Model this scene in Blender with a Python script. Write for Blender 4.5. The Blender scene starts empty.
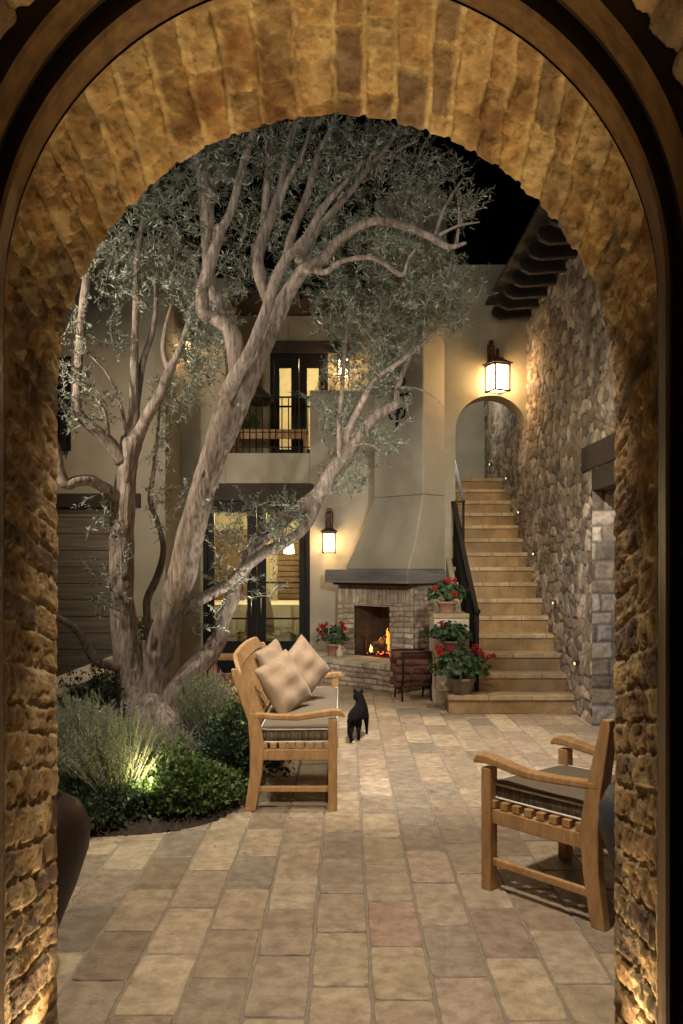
import bpy, bmesh, math, random
import numpy as np
from mathutils import Vector, Matrix, Euler
R = math.radians
C = bpy.context.scene.collection
rnd = random.Random(7)
F, H, CX, HY = 850.0, 1.52, 341.5, 567.0

def P(x, y, Y):                      # a spot of the place seen at (x, y), Y metres in front of the doorway viewer
    return Vector(((x - CX) * Y / F, Y, H - (y - HY) * Y / F))
def G(x, y):
    return P(x, y, F * H / (y - HY))

# ------------------------------------------------------------------ noise
def _hash(ix, iy, iz, seed):
    n = (ix * 374761393 + iy * 668265263 + iz * 2147483647 + seed * 974634777) & 0xffffffff
    n = ((n ^ (n >> 13)) * 1274126177) & 0xffffffff
    n = (n ^ (n >> 16)) & 0xffffffff
    return n.astype(np.float64) / 4294967295.0
def vnoise(x, y, z, seed=0):
    xi, yi, zi = np.floor(x).astype(np.int64), np.floor(y).astype(np.int64), np.floor(z).astype(np.int64)
    fx, fy, fz = x - xi, y - yi, z - zi
    fx, fy, fz = fx*fx*(3-2*fx), fy*fy*(3-2*fy), fz*fz*(3-2*fz)
    r = 0
    for dx in (0, 1):
        for dy in (0, 1):
            for dz in (0, 1):
                w = (fx if dx else 1-fx) * (fy if dy else 1-fy) * (fz if dz else 1-fz)
                r = r + w * _hash(xi+dx, yi+dy, zi+dz, seed)
    return r * 2 - 1
def fbm(x, y, z, octs=4, seed=0):
    r, a = 0, 1.0
    for o in range(octs):
        r = r + a * vnoise(x*2**o, y*2**o, z*2**o, seed+o*17); a *= .5
    return r
def hash2(i, j, seed):
    return _hash(i.astype(np.int64), j.astype(np.int64), np.zeros_like(i, dtype=np.int64), seed)
def rubble(u, v, cw, ch, seed, p=3.2, jit=.75):
    cu, cv = np.floor(u/cw), np.floor(v/ch)
    f1 = np.full(u.shape, 1e9); f2 = np.full(u.shape, 1e9); idh = np.zeros(u.shape); idh2 = np.zeros(u.shape)
    for di in (-2, -1, 0, 1, 2):
        for dj in (-2, -1, 0, 1, 2):
            i, j = cu+di, cv+dj
            h1, h2, h3, h4 = (hash2(i, j, seed+k) for k in (1, 2, 3, 4))
            px = (i + .5 + (h1-.5)*jit + .5*(j % 2)) * cw; py = (j + .5 + (h2-.5)*jit) * ch
            sx = .62 + .95*h3
            d = ((np.abs(u-px)/cw/sx)**p + (np.abs(v-py)/ch)**p) ** (1/p)
            m = d < f1
            f2 = np.where(m, f1, np.minimum(f2, d)); idh = np.where(m, h4, idh); idh2 = np.where(m, h3*.5+h1*.5, idh2); f1 = np.where(m, d, f1)
    return idh, idh2, (f2-f1)
def courses(a, b, seed, amin, amax, bmin, bmax, span_a=12., span_b=3.):
    g = np.random.RandomState(seed)
    ea = [0.]
    while ea[-1] < span_a: ea.append(ea[-1] + g.uniform(amin, amax))
    ea = np.array(ea); k = np.clip(np.searchsorted(ea, a, side='right')-1, 0, len(ea)-2)
    da = np.minimum(a-ea[k], ea[k+1]-a)
    db = np.zeros(a.shape); idh = np.zeros(a.shape)
    for r in np.unique(k):
        m = k == r
        eb = [-g.uniform(0, bmax)]
        while eb[-1] < span_b: eb.append(eb[-1] + g.uniform(bmin, bmax))
        eb = np.array(eb); q = np.clip(np.searchsorted(eb, b[m], side='right')-1, 0, len(eb)-2)
        db[m] = np.minimum(b[m]-eb[q], eb[q+1]-b[m])
        idh[m] = g.rand(len(eb))[q]
    return idh, np.minimum(da, db)

# ------------------------------------------------------------------ materials
def mat(name, c1, c2=None, scale=8, rough=.7, bump=0., bscale=30, metal=0., attr=False, coord='Object', stretch=(1, 1, 1), spec=.5, detail=6, fac=(.35, .65), var2=None, sheen=0):
    m = bpy.data.materials.new(name); m.use_nodes = True
    nt = m.node_tree; N = nt.nodes; L = nt.links
    b = N['Principled BSDF']; b.inputs['Roughness'].default_value = rough; b.inputs['Metallic'].default_value = metal
    b.inputs['Specular IOR Level'].default_value = spec
    if sheen: b.inputs['Sheen Weight'].default_value = sheen
    tc = N.new('ShaderNodeTexCoord'); mp = N.new('ShaderNodeMapping'); mp.inputs['Scale'].default_value = stretch
    L.new(tc.outputs[coord], mp.inputs['Vector'])
    nz = N.new('ShaderNodeTexNoise'); nz.inputs['Scale'].default_value = scale; nz.inputs['Detail'].default_value = detail
    nz.inputs['Roughness'].default_value = .65
    L.new(mp.outputs[0], nz.inputs['Vector'])
    mr = N.new('ShaderNodeMapRange'); mr.inputs[1].default_value, mr.inputs[2].default_value = fac
    L.new(nz.outputs['Fac'], mr.inputs[0])
    mix = N.new('ShaderNodeMix'); mix.data_type = 'RGBA'; L.new(mr.outputs[0], mix.inputs[0])
    c2 = c2 or c1
    mix.inputs[6].default_value = (*c1, 1); mix.inputs[7].default_value = (*c2, 1)
    out = mix.outputs[2]
    if attr:
        at = N.new('ShaderNodeAttribute'); at.attribute_name = 'Col'
        mu = N.new('ShaderNodeMix'); mu.data_type = 'RGBA'; mu.blend_type = 'MULTIPLY'; mu.inputs[0].default_value = 1
        L.new(out, mu.inputs[6]); L.new(at.outputs['Color'], mu.inputs[7]); out = mu.outputs[2]
    if var2:                                    # blotches of a second tone at a bigger size
        n2 = N.new('ShaderNodeTexNoise'); n2.inputs['Scale'].default_value = var2[1]; n2.inputs['Detail'].default_value = 4
        L.new(mp.outputs[0], n2.inputs['Vector'])
        m2 = N.new('ShaderNodeMapRange'); m2.inputs[1].default_value = .48; m2.inputs[2].default_value = .68; m2.inputs[4].default_value = var2[2]
        L.new(n2.outputs['Fac'], m2.inputs[0])
        x2 = N.new('ShaderNodeMix'); x2.data_type = 'RGBA'; L.new(m2.outputs[0], x2.inputs[0]); L.new(out, x2.inputs[6]); x2.inputs[7].default_value = (*var2[0], 1)
        out = x2.outputs[2]
    L.new(out, b.inputs['Base Color'])
    if bump:
        n3 = N.new('ShaderNodeTexNoise'); n3.inputs['Scale'].default_value = bscale; n3.inputs['Detail'].default_value = 5
        L.new(mp.outputs[0], n3.inputs['Vector'])
        bp = N.new('ShaderNodeBump'); bp.inputs['Strength'].default_value = bump; bp.inputs['Distance'].default_value = .01
        L.new(n3.outputs['Fac'], bp.inputs['Height']); L.new(bp.outputs[0], b.inputs['Normal'])
    return m
def emit(name, col, s):
    m = bpy.data.materials.new(name); m.use_nodes = True; nt = m.node_tree
    b = nt.nodes['Principled BSDF']; b.inputs['Base Color'].default_value = (*col, 1)
    b.inputs['Emission Color'].default_value = (*col, 1); b.inputs['Emission Strength'].default_value = s
    return m
def leafmat(name, c1, c2, rough=.5, trans=.25):
    m = bpy.data.materials.new(name); m.use_nodes = True; nt = m.node_tree; N, L = nt.nodes, nt.links
    b = N['Principled BSDF']; b.inputs['Roughness'].default_value = rough
    at = N.new('ShaderNodeAttribute'); at.attribute_name = 'Col'
    mix = N.new('ShaderNodeMix'); mix.data_type = 'RGBA'; L.new(at.outputs['Fac'], mix.inputs[0])
    mix.inputs[6].default_value = (*c1, 1); mix.inputs[7].default_value = (*c2, 1)
    L.new(mix.outputs[2], b.inputs['Base Color'])
    tr = N.new('ShaderNodeBsdfTranslucent'); L.new(mix.outputs[2], tr.inputs['Color'])
    ms = N.new('ShaderNodeMixShader'); ms.inputs[0].default_value = trans
    L.new(b.outputs[0], ms.inputs[1]); L.new(tr.outputs[0], ms.inputs[2]); L.new(ms.outputs[0], N['Material Output'].inputs['Surface'])
    return m
def glassmat():
    m = bpy.data.materials.new('window_glass'); m.use_nodes = True; nt = m.node_tree; N, L = nt.nodes, nt.links
    g = N.new('ShaderNodeBsdfGlossy'); g.inputs['Roughness'].default_value = .03
    t = N.new('ShaderNodeBsdfTransparent'); t.inputs['Color'].default_value = (.93, .95, .93, 1)
    f = N.new('ShaderNodeFresnel'); f.inputs['IOR'].default_value = 1.5
    ms = N.new('ShaderNodeMixShader'); L.new(f.outputs[0], ms.inputs[0]); L.new(t.outputs[0], ms.inputs[1]); L.new(g.outputs[0], ms.inputs[2])
    L.new(ms.outputs[0], N['Material Output'].inputs['Surface'])
    return m

M = dict(
    brick=mat('arch_brick', (.72, .60, .45), (1, .97, .9), 14, .85, .9, 55, attr=True, spec=.35),
    frame=mat('walnut_frame', (.10, .057, .025), (.21, .125, .055), 5, .38, .15, 60, stretch=(6, 6, .6)),
    frame_dark=mat('walnut_groove', (.018, .011, .007), (.03, .018, .01), 5, .5),
    paver=mat('limestone_paver', (.74, .69, .66), (1.27, 1.23, 1.22), 14, .42, .7, 60, attr=True, var2=((.24, .185, .13), 3.7, .38), spec=.45, detail=10, fac=(.36, .62)),
    grout=mat('grout', (.26, .215, .16), (.34, .285, .215), 20, .9, .4, 60),
    soil=mat('garden_soil', (.02, .014, .010), (.055, .038, .026), 30, .95, 1, 60),
    ground=mat('far_ground', (.05, .045, .035), (.08, .07, .05), 2, .9),
    plaster=mat('olive_plaster', (.30, .275, .19), (.44, .405, .295), 2.2, .85, .4, 7, detail=9, fac=(.3, .7), var2=((.26, .235, .16), .8, .55)),
    plaster_l=mat('pale_plaster', (.36, .335, .26), (.49, .46, .365), 1.9, .85, .4, 7, detail=9, fac=(.3, .7), var2=((.27, .25, .2), .7, .6)),
    stone=mat('rubble_stone', (.66, .60, .53), (1.2, 1.12, 1.0), 16, .8, .7, 40, attr=True, spec=.35),
    step=mat('sandstone_step', (.24, .15, .06), (.44, .29, .13), 3.5, .7, .5, 40, var2=((.20, .14, .075), 2.4, .75), detail=10),  # steps and nosings: amber lamplight is put into the stone colour
    step_nose=mat('sandstone_nosing', (.34, .24, .125), (.58, .45, .27), 6, .6, .5, 40, var2=((.27, .20, .115), 2.6, .7), detail=10),
    fbrick=mat('pale_fire_brick', (.7, .66, .6), (1, 1, 1), 16, .85, .7, 50, attr=True),
    sooty=mat('sooty_firebrick', (.03, .024, .014), (.07, .055, .034), 9, .9, .6, 30),
    beam=mat('grey_weathered_beam', (.15, .145, .145), (.27, .26, .26), 4, .75, .5, 30, stretch=(.4, .4, 6)),
    darkwood=mat('dark_brown_timber', (.022, .016, .011), (.05, .034, .022), 5, .7, .4, 40, stretch=(1, 1, 5)),
    plank=mat('weathered_plank', (.15, .13, .10), (.29, .25, .20), 3, .7, .35, 40, stretch=(.5, 1, 7)),
    blackframe=mat('black_painted_frame', (.006, .0055, .005), (.010, .009, .008), 9, .5, spec=.2),
    iron=mat('wrought_iron', (.006, .006, .007), (.012, .011, .011), 20, .6, .3, 60, spec=.25),
    rusty=mat('aged_bronze', (.055, .034, .02), (.11, .065, .035), 20, .45, .3, 60, metal=.5),
    steel=mat('brushed_handle', (.5, .5, .5), None, 5, .35, metal=1),
    teak=mat('oiled_teak', (.36, .195, .075), (.58, .35, .155), 16, .5, .35, 60, stretch=(3, .7, .7), detail=10, fac=(.3, .7), var2=((.30, .16, .065), 6, .5)),
    cushion=mat('brown_canvas', (.15, .115, .07), (.185, .145, .095), 40, .9, .25, 400, sheen=.2),
    stripe=mat('striped_canvas', (.10, .078, .045), (.18, .138, .078), 90, .9, stretch=(1, 1, .01), detail=0, fac=(.47, .53)),
    piping=mat('white_piping', (.72, .68, .6), None, 5, .8),
    pillow=mat('tan_damask', (.33, .23, .145), (.375, .265, .165), 9, .85, .2, 200, detail=2, fac=(.47, .53), sheen=.2),
    bark=mat('olive_bark', (.10, .075, .056), (.43, .355, .295), 34, .85, 1, 70, stretch=(1, 1, .18), var2=((.11, .075, .05), 5, .5), fac=(.34, .64), detail=10),
    twig=mat('olive_twig', (.20, .17, .13), (.3, .26, .2), 9, .8),
    leaf=leafmat('olive_leaf', (.085, .115, .075), (.54, .60, .50), .4, .18),
    lav=leafmat('lavender_leaf', (.11, .16, .06), (.27, .34, .14)),
    lavf=leafmat('lavender_bloom', (.20, .11, .19), (.30, .18, .27)),
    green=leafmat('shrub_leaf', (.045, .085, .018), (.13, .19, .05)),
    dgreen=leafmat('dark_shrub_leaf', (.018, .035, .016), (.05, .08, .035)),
    sil=leafmat('silver_leaf', (.11, .12, .10), (.22, .24, .20)),
    ger=leafmat('geranium_leaf', (.022, .06, .022), (.065, .13, .05)),
    red=mat('red_petal', (.30, .004, .008), (.48, .012, .016), 40, .6),
    white=mat('white_petal', (.75, .72, .66), None, 5, .7),
    pot=mat('terracotta', (.36, .20, .13), (.46, .30, .21), 9, .85, .3, 40),
    potg=mat('grey_clay', (.16, .13, .10), (.24, .20, .15), 9, .8, .3, 40),
    urn=mat('dark_glazed_urn', (.012, .007, .005), (.024, .012, .008), 4, .45, .2, 30, spec=.25),
    urnb=mat('slate_glazed_urn', (.03, .034, .045), (.05, .055, .07), 4, .45, .2, 30, spec=.25),
    cat=mat('black_fur', (.004, .004, .0042), (.008, .0075, .0075), 60, .7, .5, 260, spec=.10),
    log=mat('split_firewood', (.05, .02, .013), (.17, .07, .045), 12, .85, .8, 40, stretch=(.4, 1, 1)),
    logend=mat('log_end', (.42, .27, .15), (.5, .34, .2), 30, .8),
    roomwall=mat('ochre_room_plaster', (.46, .40, .26), (.55, .48, .32), 2, .8),
    linen=mat('cream_linen', (.62, .55, .38), (.72, .65, .48), 12, .9),
    curtain=mat('pale_curtain', (.72, .62, .40), (.8, .7, .48), 3, .9),
    shutter=mat('brown_shutter', (.14, .085, .045), (.2, .13, .07), 5, .6),
    tile=mat('clay_roof_tile', (.05, .035, .027), (.09, .06, .045), 12, .85, .5, 30),
    cap=mat('limestone_coping', (.55, .47, .36), (.66, .58, .46), 6, .75, .3, 30),
    lamp=emit('opal_lantern_glass', (1.0, .62, .29), 34),
    lampdim=emit('indoor_lamp_shade', (1.0, .66, .30), 16),
    led=emit('step_light_lens', (1.0, .68, .32), 2.2), lampl=emit('soft_lantern_glass', (1.0, .62, .29), 14),
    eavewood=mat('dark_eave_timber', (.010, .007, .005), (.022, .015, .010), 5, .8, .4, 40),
    flame=emit('flame', (1.0, .22, .03), 3),
    flame2=emit('flame_core', (1.0, .42, .09), 6),
    ember=emit('ember', (1.0, .16, .02), 1.6),
    glass=glassmat(),
)

# ------------------------------------------------------------------ mesh building
class MB:
    def __init__(s): s.v = []; s.f = []; s.m = []; s.mi = 0; s.sm = []; s.smooth = False
    def add(s, vs, fs):
        o = len(s.v); s.v += [tuple(v) for v in vs]
        for f in fs: s.f.append(tuple(i+o for i in f)); s.m.append(s.mi); s.sm.append(s.smooth)
    def box(s, x0, x1, y0, y1, z0, z1, mtx=None, taper=0):
        vs = [Vector((x, y, z)) for z in (z0, z1) for y in (y0, y1) for x in (x0, x1)]
        if mtx: vs = [mtx @ v for v in vs]
        s.add(vs, [(0, 2, 3, 1), (4, 5, 7, 6), (0, 1, 5, 4), (2, 6, 7, 3), (0, 4, 6, 2), (1, 3, 7, 5)])
    def bar(s, a, b, w, h, up=Vector((0, 0, 1)), w2=None, h2=None):
        a, b = Vector(a), Vector(b); d = (b-a).normalized()
        sd = d.cross(up)
        if sd.length < 1e-4: sd = d.cross(Vector((0, 1, 0)))
        sd.normalize(); u = sd.cross(d)
        w2 = w2 or w; h2 = h2 or h
        vs = [p + sd*(i*ww/2) + u*(j*hh/2) for p, ww, hh in ((a, w, h), (b, w2, h2)) for i, j in ((-1, -1), (1, -1), (1, 1), (-1, 1))]
        s.add(vs, [(0, 1, 2, 3), (7, 6, 5, 4), (0, 4, 5, 1), (1, 5, 6, 2), (2, 6, 7, 3), (3, 7, 4, 0)])
    def prism(s, poly, z0, z1):
        n = len(poly)
        s.add([(x, y, z0) for x, y in poly] + [(x, y, z1) for x, y in poly],
              [tuple(range(n))[::-1], tuple(range(n, 2*n))] + [(i, (i+1) % n, n+(i+1) % n, n+i) for i in range(n)])
    def loft(s, rings, closed=True, caps=True):
        n = len(rings[0]); vs = [v for r in rings for v in r]; fs = []
        for k in range(len(rings)-1):
            for i in range(n if closed else n-1):
                j = (i+1) % n; fs.append((k*n+i, k*n+j, (k+1)*n+j, (k+1)*n+i))
        if caps and closed: fs += [tuple(range(n))[::-1], tuple(range((len(rings)-1)*n, len(rings)*n))]
        s.add(vs, fs)
    def tube(s, pts, rad, n=8, noise=0., nf=6., seed=0, caps=True):
        pts = [Vector(p) for p in pts]
        if isinstance(rad, (int, float)): rad = [rad]*len(pts)
        t0 = (pts[1]-pts[0]).normalized(); ref = Vector((0, 0, 1)) if abs(t0.z) < .9 else Vector((1, 0, 0))
        sd = t0.cross(ref).normalized(); rings = []
        for k, p in enumerate(pts):
            t = (pts[min(k+1, len(pts)-1)] - pts[max(k-1, 0)]).normalized()
            sd = (sd - t*sd.dot(t)).normalized(); u = t.cross(sd); ring = []
            for i in range(n):
                a = 2*math.pi*i/n; ring.append(p + (sd*math.cos(a) + u*math.sin(a))*rad[k])
            rings.append(ring)
        if noise:
            A = np.array([[tuple(v) for v in r] for r in rings]); c = np.array([tuple(p) for p in pts])[:, None, :]
            rr = np.array(rad)[:, None]
            q = vnoise(A[..., 0]*nf, A[..., 1]*nf, A[..., 2]*nf*.45, seed) + .6*vnoise(A[..., 0]*nf*2.6, A[..., 1]*nf*2.6, A[..., 2]*nf*.9, seed+3)
            if n > 30:
                ang = np.arange(n)[None, :]/n; ln = np.arange(len(pts))[:, None]*.035
                q = q - .55*(1-np.abs(vnoise(np.cos(ang*6.283)*3.2+ln*.6, np.sin(ang*6.283)*3.2, ln, seed+9))*2.2)*1.1 + .3*vnoise(np.cos(ang*6.283)*8, np.sin(ang*6.283)*8, ln*4, seed+19)
            if n > 30: q = q - 2.4*smooth(.50, .78, vnoise(A[..., 0]*11, A[..., 1]*11, A[..., 2]*6.5, seed+31))
            A = c + (A-c)*(1 + noise*q)[..., None]
            rings = [[Vector(v) for v in r] for r in A]
        s.loft(rings, True, caps)
    def lathe(s, c, prof, n=24):
        c = Vector(c); rings = [[c + Vector((r*math.cos(2*math.pi*i/n), r*math.sin(2*math.pi*i/n), z)) for i in range(n)] for r, z in prof]
        s.loft(rings, True, True)
    def ball(s, c, r, n=8, sc=(1, 1, 1), jit=0, seed=0):
        g = random.Random(seed); rings = []
        for k in range(n//2+1):
            ph = math.pi*k/(n//2); rr = max(.02, math.sin(ph))
            rings.append([Vector(c)+Vector((math.cos(2*math.pi*i/n)*rr*sc[0], math.sin(2*math.pi*i/n)*rr*sc[1], -math.cos(ph)*sc[2]))*r*(1+jit*g.uniform(-1, 1)) for i in range(n)])
        s.loft(rings)
    def build(s, name, mats, parent=None, bevel=0, local=False):
        me = bpy.data.meshes.new(name)
        off = Vector((0, 0, 0))
        if parent is not None and not local:
            r = parent
            while r.parent: r = r.parent
            off = r.location
        me.from_pydata([tuple(Vector(v)-off) for v in s.v], [], s.f)
        for m in (mats if isinstance(mats, (list, tuple)) else [mats]): me.materials.append(m)
        me.polygons.foreach_set('material_index', s.m); me.polygons.foreach_set('use_smooth', s.sm)
        bm = bmesh.new(); bm.from_mesh(me); bmesh.ops.recalc_face_normals(bm, faces=bm.faces); bm.to_mesh(me); bm.free()
        o = bpy.data.objects.new(name, me); C.objects.link(o)
        if parent is not None: o.parent = parent
        if bevel:
            b = o.modifiers.new('bevel', 'BEVEL'); b.width = bevel; b.segments = 2; b.limit_method = 'ANGLE'; b.angle_limit = R(40)
        return o
def rawmesh(name, V, Fq, m, parent=None, col=None, smooth=True, matidx=None):
    me = bpy.data.meshes.new(name)
    V = np.asarray(V, dtype=np.float32)
    if parent is not None:
        r = parent
        while r.parent: r = r.parent
        V = V - np.array(tuple(r.location), dtype=np.float32)
    Fq = np.asarray(Fq, dtype=np.int32); k = Fq.shape[1]
    me.vertices.add(len(V)); me.vertices.foreach_set('co', V.ravel())
    me.loops.add(Fq.size); me.loops.foreach_set('vertex_index', Fq.ravel())
    me.polygons.add(len(Fq)); me.polygons.foreach_set('loop_start', np.arange(0, Fq.size, k, dtype=np.int32))
    me.polygons.foreach_set('loop_total', np.full(len(Fq), k, dtype=np.int32))
    me.polygons.foreach_set('use_smooth', np.full(len(Fq), smooth))
    for mm in (m if isinstance(m, (list, tuple)) else [m]): me.materials.append(mm)
    if matidx is not None: me.polygons.foreach_set('material_index', matidx)
    me.update(calc_edges=True); me.validate()
    if col is not None:
        a = me.color_attributes.new('Col', 'FLOAT_COLOR', 'POINT')
        c4 = np.ones((len(V), 4), dtype=np.float32); c4[:, :3] = np.asarray(col).reshape(len(V), -1)
        a.data.foreach_set('color', c4.ravel())
    o = bpy.data.objects.new(name, me); C.objects.link(o)
    if parent is not None: o.parent = parent
    return o
def gridfaces(nu, nv):
    i = np.arange(nu-1)[:, None]*nv + np.arange(nv-1)[None, :]
    return np.stack([i, i+nv, i+nv+1, i+1], -1).reshape(-1, 4)
def thing(name, label, cat, loc=(0, 0, 0), group=None):
    o = bpy.data.objects.new(name, None); C.objects.link(o); o.location = loc; o.empty_display_size = .1
    o['label'] = label; o['category'] = cat
    if group: o['group'] = group
    return o
def tag(o, label, cat, group=None):
    o['label'] = label; o['category'] = cat
    if group: o['group'] = group
    return o
def pal(h, cols):
    cols = np.array(cols); i = np.minimum((h*len(cols)).astype(int), len(cols)-1); return cols[i]
def smooth(a, b, x):
    t = np.clip((x-a)/(b-a), 0, 1); return t*t*(3-2*t)
# ------------------------------------------------------------------ the ground
def relief(name, O, eu, ev, nrm, U, V, res, kind, seed, cols, mortar, parent, m, amp=.02, hole=None, cw=.2, ch=.13, post=None, u0=0., v0=0.):
    """a masonry face as real relief: O + u*eu + v*ev, pushed out along nrm"""
    nu, nv = max(2, int(U/res)+1), max(2, int(V/res)+1)
    u, v = np.meshgrid(np.linspace(0, U, nu), np.linspace(0, V, nv), indexing='ij')
    O, eu, ev, nrm = (np.array(tuple(q), dtype=float) for q in (O, eu, ev, nrm))
    wu = u+u0 + .018*vnoise(u*7, v*7, u*0, seed); wv = v+v0 + (.03*vnoise(u*2.5, v*2.5, u*0+5, seed) if kind == 'rubble' else .012*vnoise(u*7, v*7, u*0+5, seed))
    if kind == 'rubble':
        h, h2, e = rubble(wu, wv, cw, ch, seed, 4., .85); k = smooth(.02, .10, e)
    elif kind == 'brick':
        row = np.floor(wv/ch); off = (row % 2)*cw*.5
        fu = (wu+off)/cw; col = np.floor(fu); h = hash2(col, row, seed); h2 = hash2(col, row, seed+5)
        e = np.minimum(np.minimum(fu-col, col+1-fu)*cw, np.minimum(wv/ch-row, row+1-wv/ch)*ch); k = smooth(.004, .013, e)
    else:
        h, e = courses(wv, wu, seed, ch*.7, ch*1.35, cw*.7, cw*1.5, V+2, U+2); h2 = h; k = smooth(.004, .02, e)
    if post: h, k = post(u, v, h, k)
    P3 = O + u[..., None]*eu + v[..., None]*ev
    n1 = fbm(P3[..., 0]*16, P3[..., 1]*16, P3[..., 2]*16, 4, seed)
    n0 = fbm(P3[..., 0]*5, P3[..., 1]*5, P3[..., 2]*5, 2, seed+9)
    d = amp*(k*(.55+.6*h2) + .28*n1*(.35+.65*k) + .2*n0)
    P3 = P3 + d[..., None]*nrm
    c = pal(h, cols)*(.85+.3*h2[..., None]); mo = np.array(mortar)
    col = c*k[..., None] + mo*(1-k[..., None]); col = col*(1+.13*n1[..., None]+.1*n0[..., None])
    Fq = gridfaces(nu, nv)
    if hole is not None:
        uc = u.ravel()[Fq].mean(1); vc = v.ravel()[Fq].mean(1); Fq = Fq[~hole(uc, vc)]
    o = rawmesh(name, P3.reshape(-1, 3), Fq, m, parent, np.clip(col, 0, 1).reshape(-1, 3))
    return o

g = MB(); g.box(-60, 60, -10, 60, -1.0, -.012); o = g.build('ground', M['ground']); o['kind'] = 'structure'
g = MB(); g.box(-7, 4, .5, 12.0, -.3, -.005); o = g.build('paving_joints', M['grout']); o['kind'] = 'structure'

BED = [G(20, 838), G(57, 837), G(110, 836), G(150, 834), G(182, 830), G(205, 825), G(228, 815), G(243, 803), G(250, 792), G(249, 770), G(246, 740), G(243, 712)]
BED = [(p.x, p.y) for p in BED] + [(-.98, 8.45), (-2.42, 8.45), (-2.42, 10.6), (-6, 10.6), (-6, 4.8)]
def inside(x, y, poly):
    c = False; j = len(poly)-1
    for i in range(len(poly)):
        if (poly[i][1] > y) != (poly[j][1] > y) and x < (poly[j][0]-poly[i][0])*(y-poly[i][1])/(poly[j][1]-poly[i][1])+poly[i][0]: c = not c
        j = i
    return c
def build_paving():
    g = random.Random(3); V = []; Fs = []; COL = []; W, Lp, gap = .2225, .458, .0105
    tones = [(.44, .365, .265), (.40, .325, .235), (.47, .40, .29), (.36, .30, .22), (.50, .42, .28), (.42, .33, .25), (.34, .27, .19), (.46, .37, .255), (.39, .315, .225), (.53, .44, .30)]
    for k in range(-29, 20):
        x0 = .0916+W*k+gap/2; x1 = x0+W-gap; y = .6+(k % 2)*.23+g.uniform(-.05, .05)
        while y < 12.0:
            ln = Lp*g.choice((1, 1, 1, 1, .92, 1.06)); y0, y1 = y+gap/2, y+ln-gap/2; y += ln
            z = g.uniform(-.0028, .0028); tx, ty = g.uniform(-.006, .006), g.uniform(-.004, .004)
            mx, my = (x0+x1)/2, (y0+y1)/2
            if inside(mx-.1, my+.2, BED) and inside(mx-.1, my-.2, BED) and inside(mx+.3, my, BED): continue
            out = []
            for (ax, ay, bx, by, n) in ((x0, y0, x1, y0, 5), (x1, y0, x1, y1, 8), (x1, y1, x0, y1, 5), (x0, y1, x0, y0, 8)):
                for i in range(n):
                    t = i/n; px, py = ax+(bx-ax)*t, ay+(by-ay)*t
                    if i == 0: px += (mx-px)*.035; py += (my-py)*.018
                    out.append((px+g.uniform(-.0026, .0026), py+g.uniform(-.0026, .0026)))
            n = len(out); o = len(V)
            c = g.choice(tones); f = g.uniform(.82, 1.15)
            if g.random() < .03: c = (.47, .335, .255)
            if g.random() < .07: c = (.31, .27, .205)
            rings = ((0, -.012), (.0, -.004), (.0035, .0))
            for ins, dz in rings:
                for px, py in out:
                    qx, qy = px+(mx-px)/abs(x1-x0)*2*ins, py+(my-py)/abs(y1-y0)*2*ins
                    wx = qx+.0053*qy
                    V.append((wx, qy, z+dz+tx*(qx-mx)+ty*(qy-my))); COL.append([v*f*(.8 if dz < -.002 else 1) for v in c])
            V.append((mx+.0053*my, my, z)); COL.append([v*f for v in c])
            for r in (0, 1):
                for i in range(n): Fs.append((o+r*n+i, o+r*n+(i+1) % n, o+(r+1)*n+(i+1) % n, o+(r+1)*n+i))
            for i in range(0, n, 2): Fs.append((o+2*n+i, o+2*n+(i+1) % n, o+2*n+(i+2) % n, o+3*n))
    o = rawmesh('paving', V, Fs, M['paver'], None, np.array(COL), smooth=False); o['kind'] = 'structure'
build_paving()

# garden bed of soil, mounded above the paving
bx = np.linspace(-6, -.4, 150); by = np.linspace(4.7, 10.7, 160); X, Y = np.meshgrid(bx, by, indexing='ij')
def dist_in(x, y):
    best = 9; n = len(BED)
    for i in range(n):
        ax, ay = BED[i]; cx_, cy_ = BED[(i+1) % n]; dx, dy = cx_-ax, cy_-ay
        t = max(0, min(1, ((x-ax)*dx+(y-ay)*dy)/(dx*dx+dy*dy+1e-9))); best = min(best, math.hypot(x-ax-dx*t, y-ay-dy*t))
    return best if inside(x, y, BED) else -best
D = np.vectorize(dist_in)(X, Y)
Z = np.clip(D*.5, -.03, .06) + .012*fbm(X*9, Y*9, X*0, 4, 2)*np.clip(D*8, 0, 1) + .004
o = rawmesh('garden_soil', np.stack([X, Y, Z], -1).reshape(-1, 3), gridfaces(150, 160)[(D.ravel()[gridfaces(150, 160)] > -.035).all(1)], M['soil']); o['kind'] = 'structure'

# ------------------------------------------------------------------ arched doorway round the viewer
arch = thing('arched_doorway', 'rough golden brick archway with a rounded dark wooden door frame in the foreground', 'archway', (0, 2.5, 0))
def arch_pt(cx, Rr, zs, t, extra=0):
    """t in [0,3]: left jamb up, arc, right jamb down"""
    if t <= 1: return np.array((cx-Rr, -.02+(zs+.02)*t)), np.array((-1., 0.))
    if t >= 2: return np.array((cx+Rr, zs-(zs+.02)*(t-2))), np.array((1., 0.))
    a = math.pi*(2-t); n = np.array((math.cos(a), math.sin(a))); return np.array((cx, zs))+Rr*n, n
def sweep(profile, ts, name, m, parent):
    V = []
    for t in ts:
        for (Yp, cx, Rr, zs) in profile:
            p, n = arch_pt(cx, Rr, zs, t); V.append((p[0], Yp, p[1]))
    return rawmesh(name, V, gridfaces(len(ts), len(profile)), m, parent, smooth=False)
ts = np.concatenate([np.linspace(0, 1, 280)[:-1], np.linspace(1, 2, 430)[:-1], np.linspace(2, 3, 280)])
vv = np.linspace(0, 1, 52); ext = [.015, .05, .12, .3, .8, 2.6]
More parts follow.
